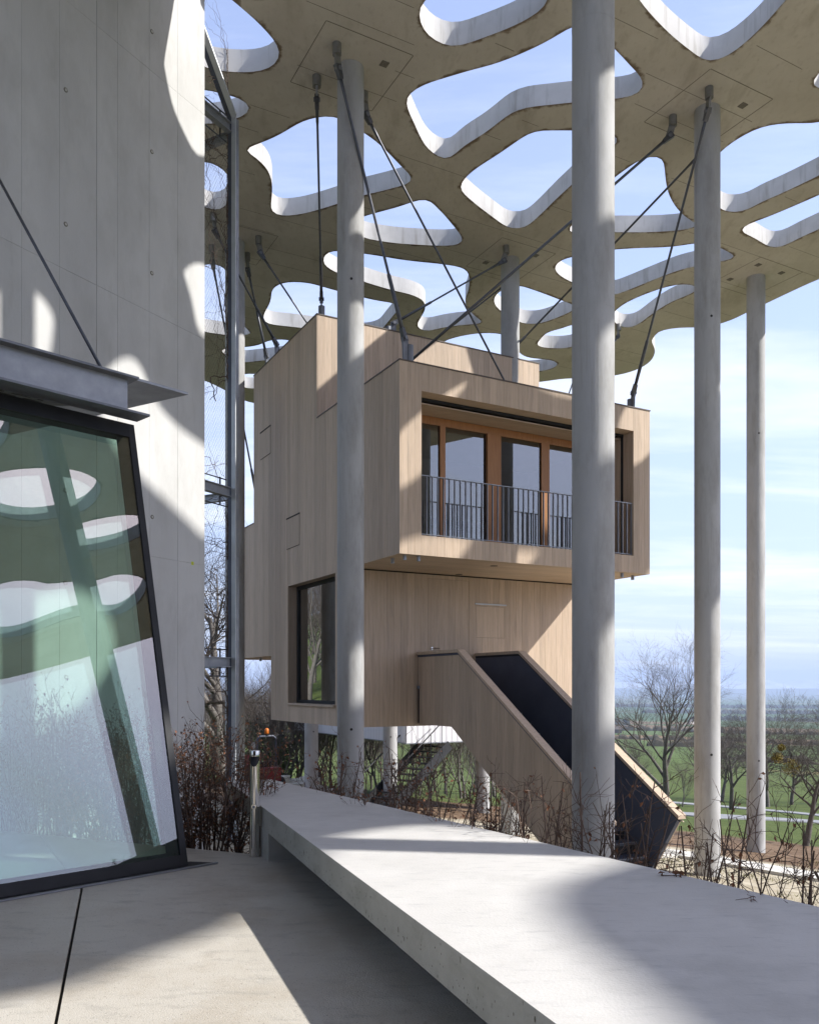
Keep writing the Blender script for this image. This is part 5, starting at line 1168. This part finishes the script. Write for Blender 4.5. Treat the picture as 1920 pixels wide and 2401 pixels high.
for x in (-0.42, 0.42):
    for y in (-0.65, 0.65):
        w_ = dpt('wheel', 'rubber', MB().tube([Vector((x - 0.11, y, 0.3)), Vector((x + 0.11, y, 0.3))], 0.30, 22), sm=False); dpt('rim', 'steel', MB().tube([Vector((x - 0.115, y, 0.3)), Vector((x + 0.115, y, 0.3))], 0.15, 16), w_)
dpt('roll_bar', 'navy', MB().tube([Vector(p) for p in ((-0.33, 0.62, 0.5), (-0.33, 0.62, 1.75), (-0.30, 0.62, 1.86), (-0.22, 0.62, 1.92), (0.22, 0.62, 1.92), (0.30, 0.62, 1.86), (0.33, 0.62, 1.75), (0.33, 0.62, 0.5))], 0.035, 10), sm=True)
dpt('mirror', 'steel_pale', MB().cbox((0.42, 0.55, 1.62), 0.10, 0.04, 0.22)); dpt('lamp_bar', 'black', MB().cbox((-0.35, 0.6, 1.93), 0.5, 0.06, 0.06))
bcn = dpt('beacon', 'orange', MB().tube([Vector((0, 0.62, 1.99)), Vector((0, 0.62, 2.02)), Vector((0, 0.62, 2.14)), Vector((0, 0.62, 2.18))], [0.06, 0.075, 0.07, 0.03], 16), sm=True); dpt('beacon_base', 'black', MB().tube([Vector((0, 0.62, 1.94)), Vector((0, 0.62, 1.995))], 0.05, 12), bcn)
yd = 27.5; xd = (606 - CU) / F0 * yd; dm.location = (xd, yd, ground(xd, yd) - 0.02); dm.rotation_euler = (0, 0, R(215)); dm.scale = (0.98, 0.98, 0.98)
ex = empty('excavator', (-16.5, 29.5, ground(-16.5, 29.5))); tag(ex, 'small orange excavator with folded boom standing below the wooded hill', 'excavator')
def ept(name, m, mb, par=ex, sm=False): return mb.build(name, M[m], par, sm)
for y in (-0.6, 0.6): ept('track', 'rubber', MB().quad_prism([Vector((x, y + 0.2, z)) for x, z in ((-0.9, 0), (0.9, 0), (1.15, 0.25), (0.95, 0.55), (-0.95, 0.55), (-1.15, 0.25))], Vector((0, 1, 0)), 0.4))
ept('turntable', 'black', MB().tube([Z * 0.5, Z * 0.7], 0.5, 20)); ept('body', 'orange', MB().cbox((-0.35, 0, 1.05), 1.4, 1.4, 0.7)); cb = ept('cab', 'orange', MB().cbox((0.35, 0.35, 1.65), 0.95, 0.75, 1.5)); ept('cab_glass', 'black', MB().cbox((0.37, 0.35, 1.9), 0.96, 0.77, 0.75), cb)
ept('boom', 'orange', MB().tube([Vector(p) for p in ((0.6, -0.3, 1.1), (1.6, -0.3, 2.5), (2.6, -0.3, 2.6))], [0.16, 0.18, 0.12], 8)); ept('dipper', 'orange', MB().tube([Vector((2.55, -0.3, 2.65)), Vector((2.9, -0.3, 1.2))], [0.13, 0.09], 8)); ept('bucket', 'black', MB().quad_prism([Vector((x, -0.02, z)) for x, z in ((2.8, 1.3), (3.1, 1.2), (3.15, 0.8), (2.8, 0.6), (2.6, 0.8))], Vector((0, 1, 0)), 0.56))
ex.rotation_euler = (0, 0, R(200)); ex.scale = (0.75,) * 3
def stone(seed):
    rg3 = random.Random(seed); mb = MB().cbox((0, 0, 0.18), 0.7, 0.45, 0.4); mb.V = [v + Vector((rg3.uniform(-.07, .07), rg3.uniform(-.07, .07), rg3.uniform(-.05, .05))) for v in mb.V]; return mb
for i, (u, y) in enumerate(((672, 29), (700, 28.5), (718, 30), (745, 29.5), (690, 31), (640, 29), (760, 27))):
    x = (u - CU) / F0 * y; o = stone(i).build('stone_block', M['pale_stone'], None); o.location = (x, y, ground(x, y)); o.rotation_euler = (0, 0, i * 1.1); s = 0.8 + 0.3 * (i % 3); o.scale = (s, s, s)
    tag(o, 'pale rough stone block lying on the soil below the houses', 'stone', 'stone blocks beyond the hedge')
for i, (u, y, s) in enumerate(((1446, 900, 1.0), (1620, 1700, 1.3), (1880, 2600, 1.5))):
    x = (u - CU) / F0 * y; b_ = empty('farm_building', (x, y, ground(x, y))); b_.scale = (s, s, s); b_.rotation_euler = (0, 0, i * 0.5)
    tag(b_, ('lone dark barn', 'pale farmhouse', 'long farm shed')[i] + ' among the far green fields', 'building')
    MB().cbox((0, 0, 2), 9, 6, 4).build('wall', M['pale_stone'] if i == 1 else M['coping'], b_); mb = MB(); mb.V = [Vector(p) for p in ((-5, -3.5, 4), (5, -3.5, 4), (5, 3.5, 4), (-5, 3.5, 4), (-5, 0, 7), (5, 0, 7))]; mb.F = [(0, 1, 5, 4), (2, 3, 4, 5), (0, 4, 3), (1, 2, 5), (3, 2, 1, 0)]; mb.build('roof', M['coping'], b_)
# a dry twig with leaves left on the bench
p = onz(1576, 2056, ZBn); tg_ = empty('fallen_twig', p); tag(tg_, 'small dry twig with curled leaves lying on the bench edge', 'twig'); mb = MB(); lf = MB(); rg2 = random.Random(4)
chain(mb, rg2, p + Vector((-0.06, 0, 0.006)), Vector((1, -0.1, 0.02)).normalized(), 0.22, 0.003, 6, 0.08, 4)
for k in range(7): leafquad(lf, rg2, p + Vector((-0.05 + 0.015 * k, rg2.uniform(-.01, .01), 0.02)), 0.05)
setpi(mb.build('stem', M['twig'], tg_)); setpi(lf.build('leaves', M['leaf'], tg_))
# dry grass on the slope near the stair foot
mb = MB(); rg2 = random.Random(15)
for i in range(9000):
    x = rg2.uniform(1.5, 11); y = rg2.uniform(9, 19)
    if noise.noise(Vector((x, y, 0)) * 0.7) < 0.02 * (1 + rg2.gauss(0, 4)): continue
    z = ground(x, y); a = rg2.uniform(0, 6.283); h_ = rg2.uniform(0.03, 0.09); w = 0.006; d = Vector((math.cos(a), math.sin(a), 0)); l = Vector((rg2.gauss(0, .03), rg2.gauss(0, .03), h_)); b = len(mb.V)
    mb.V += [Vector((x, y, z)) - d * w, Vector((x, y, z)) + d * w, Vector((x, y, z)) + l]; mb.F.append((b, b + 1, b + 2))
M['dry_grass'] = mat('dry_grass', (0.20, 0.17, 0.06), 0.8, (0.12, 0.15, 0.04), 1.5)
o = mb.build('dry_grass', M['dry_grass']); o['kind'] = 'stuff'; o['label'] = 'short dry grass on the slope around the columns'

# ------------------------------------------------------------------ haze
hm = bpy.data.materials.new('haze_air'); hm.use_nodes = True; t = hm.node_tree; t.nodes.clear(); o_ = N(t, 'ShaderNodeOutputMaterial'); pv = N(t, 'ShaderNodeVolumePrincipled')
pv.inputs['Color'].default_value = (0.62, 0.76, 1.0, 1); pv.inputs['Density'].default_value = 1.1e-4; pv.inputs['Anisotropy'].default_value = 0.0
t.links.new(pv.outputs[0], o_.inputs['Volume'])
hz_ = MB().box((-25000, -25000, -400), (50000, 0, 0), (0, 50000, 0), (0, 0, 760)).build('haze', hm); hz_['kind'] = 'stuff'; hz_['label'] = 'pale blue haze over the far plain'
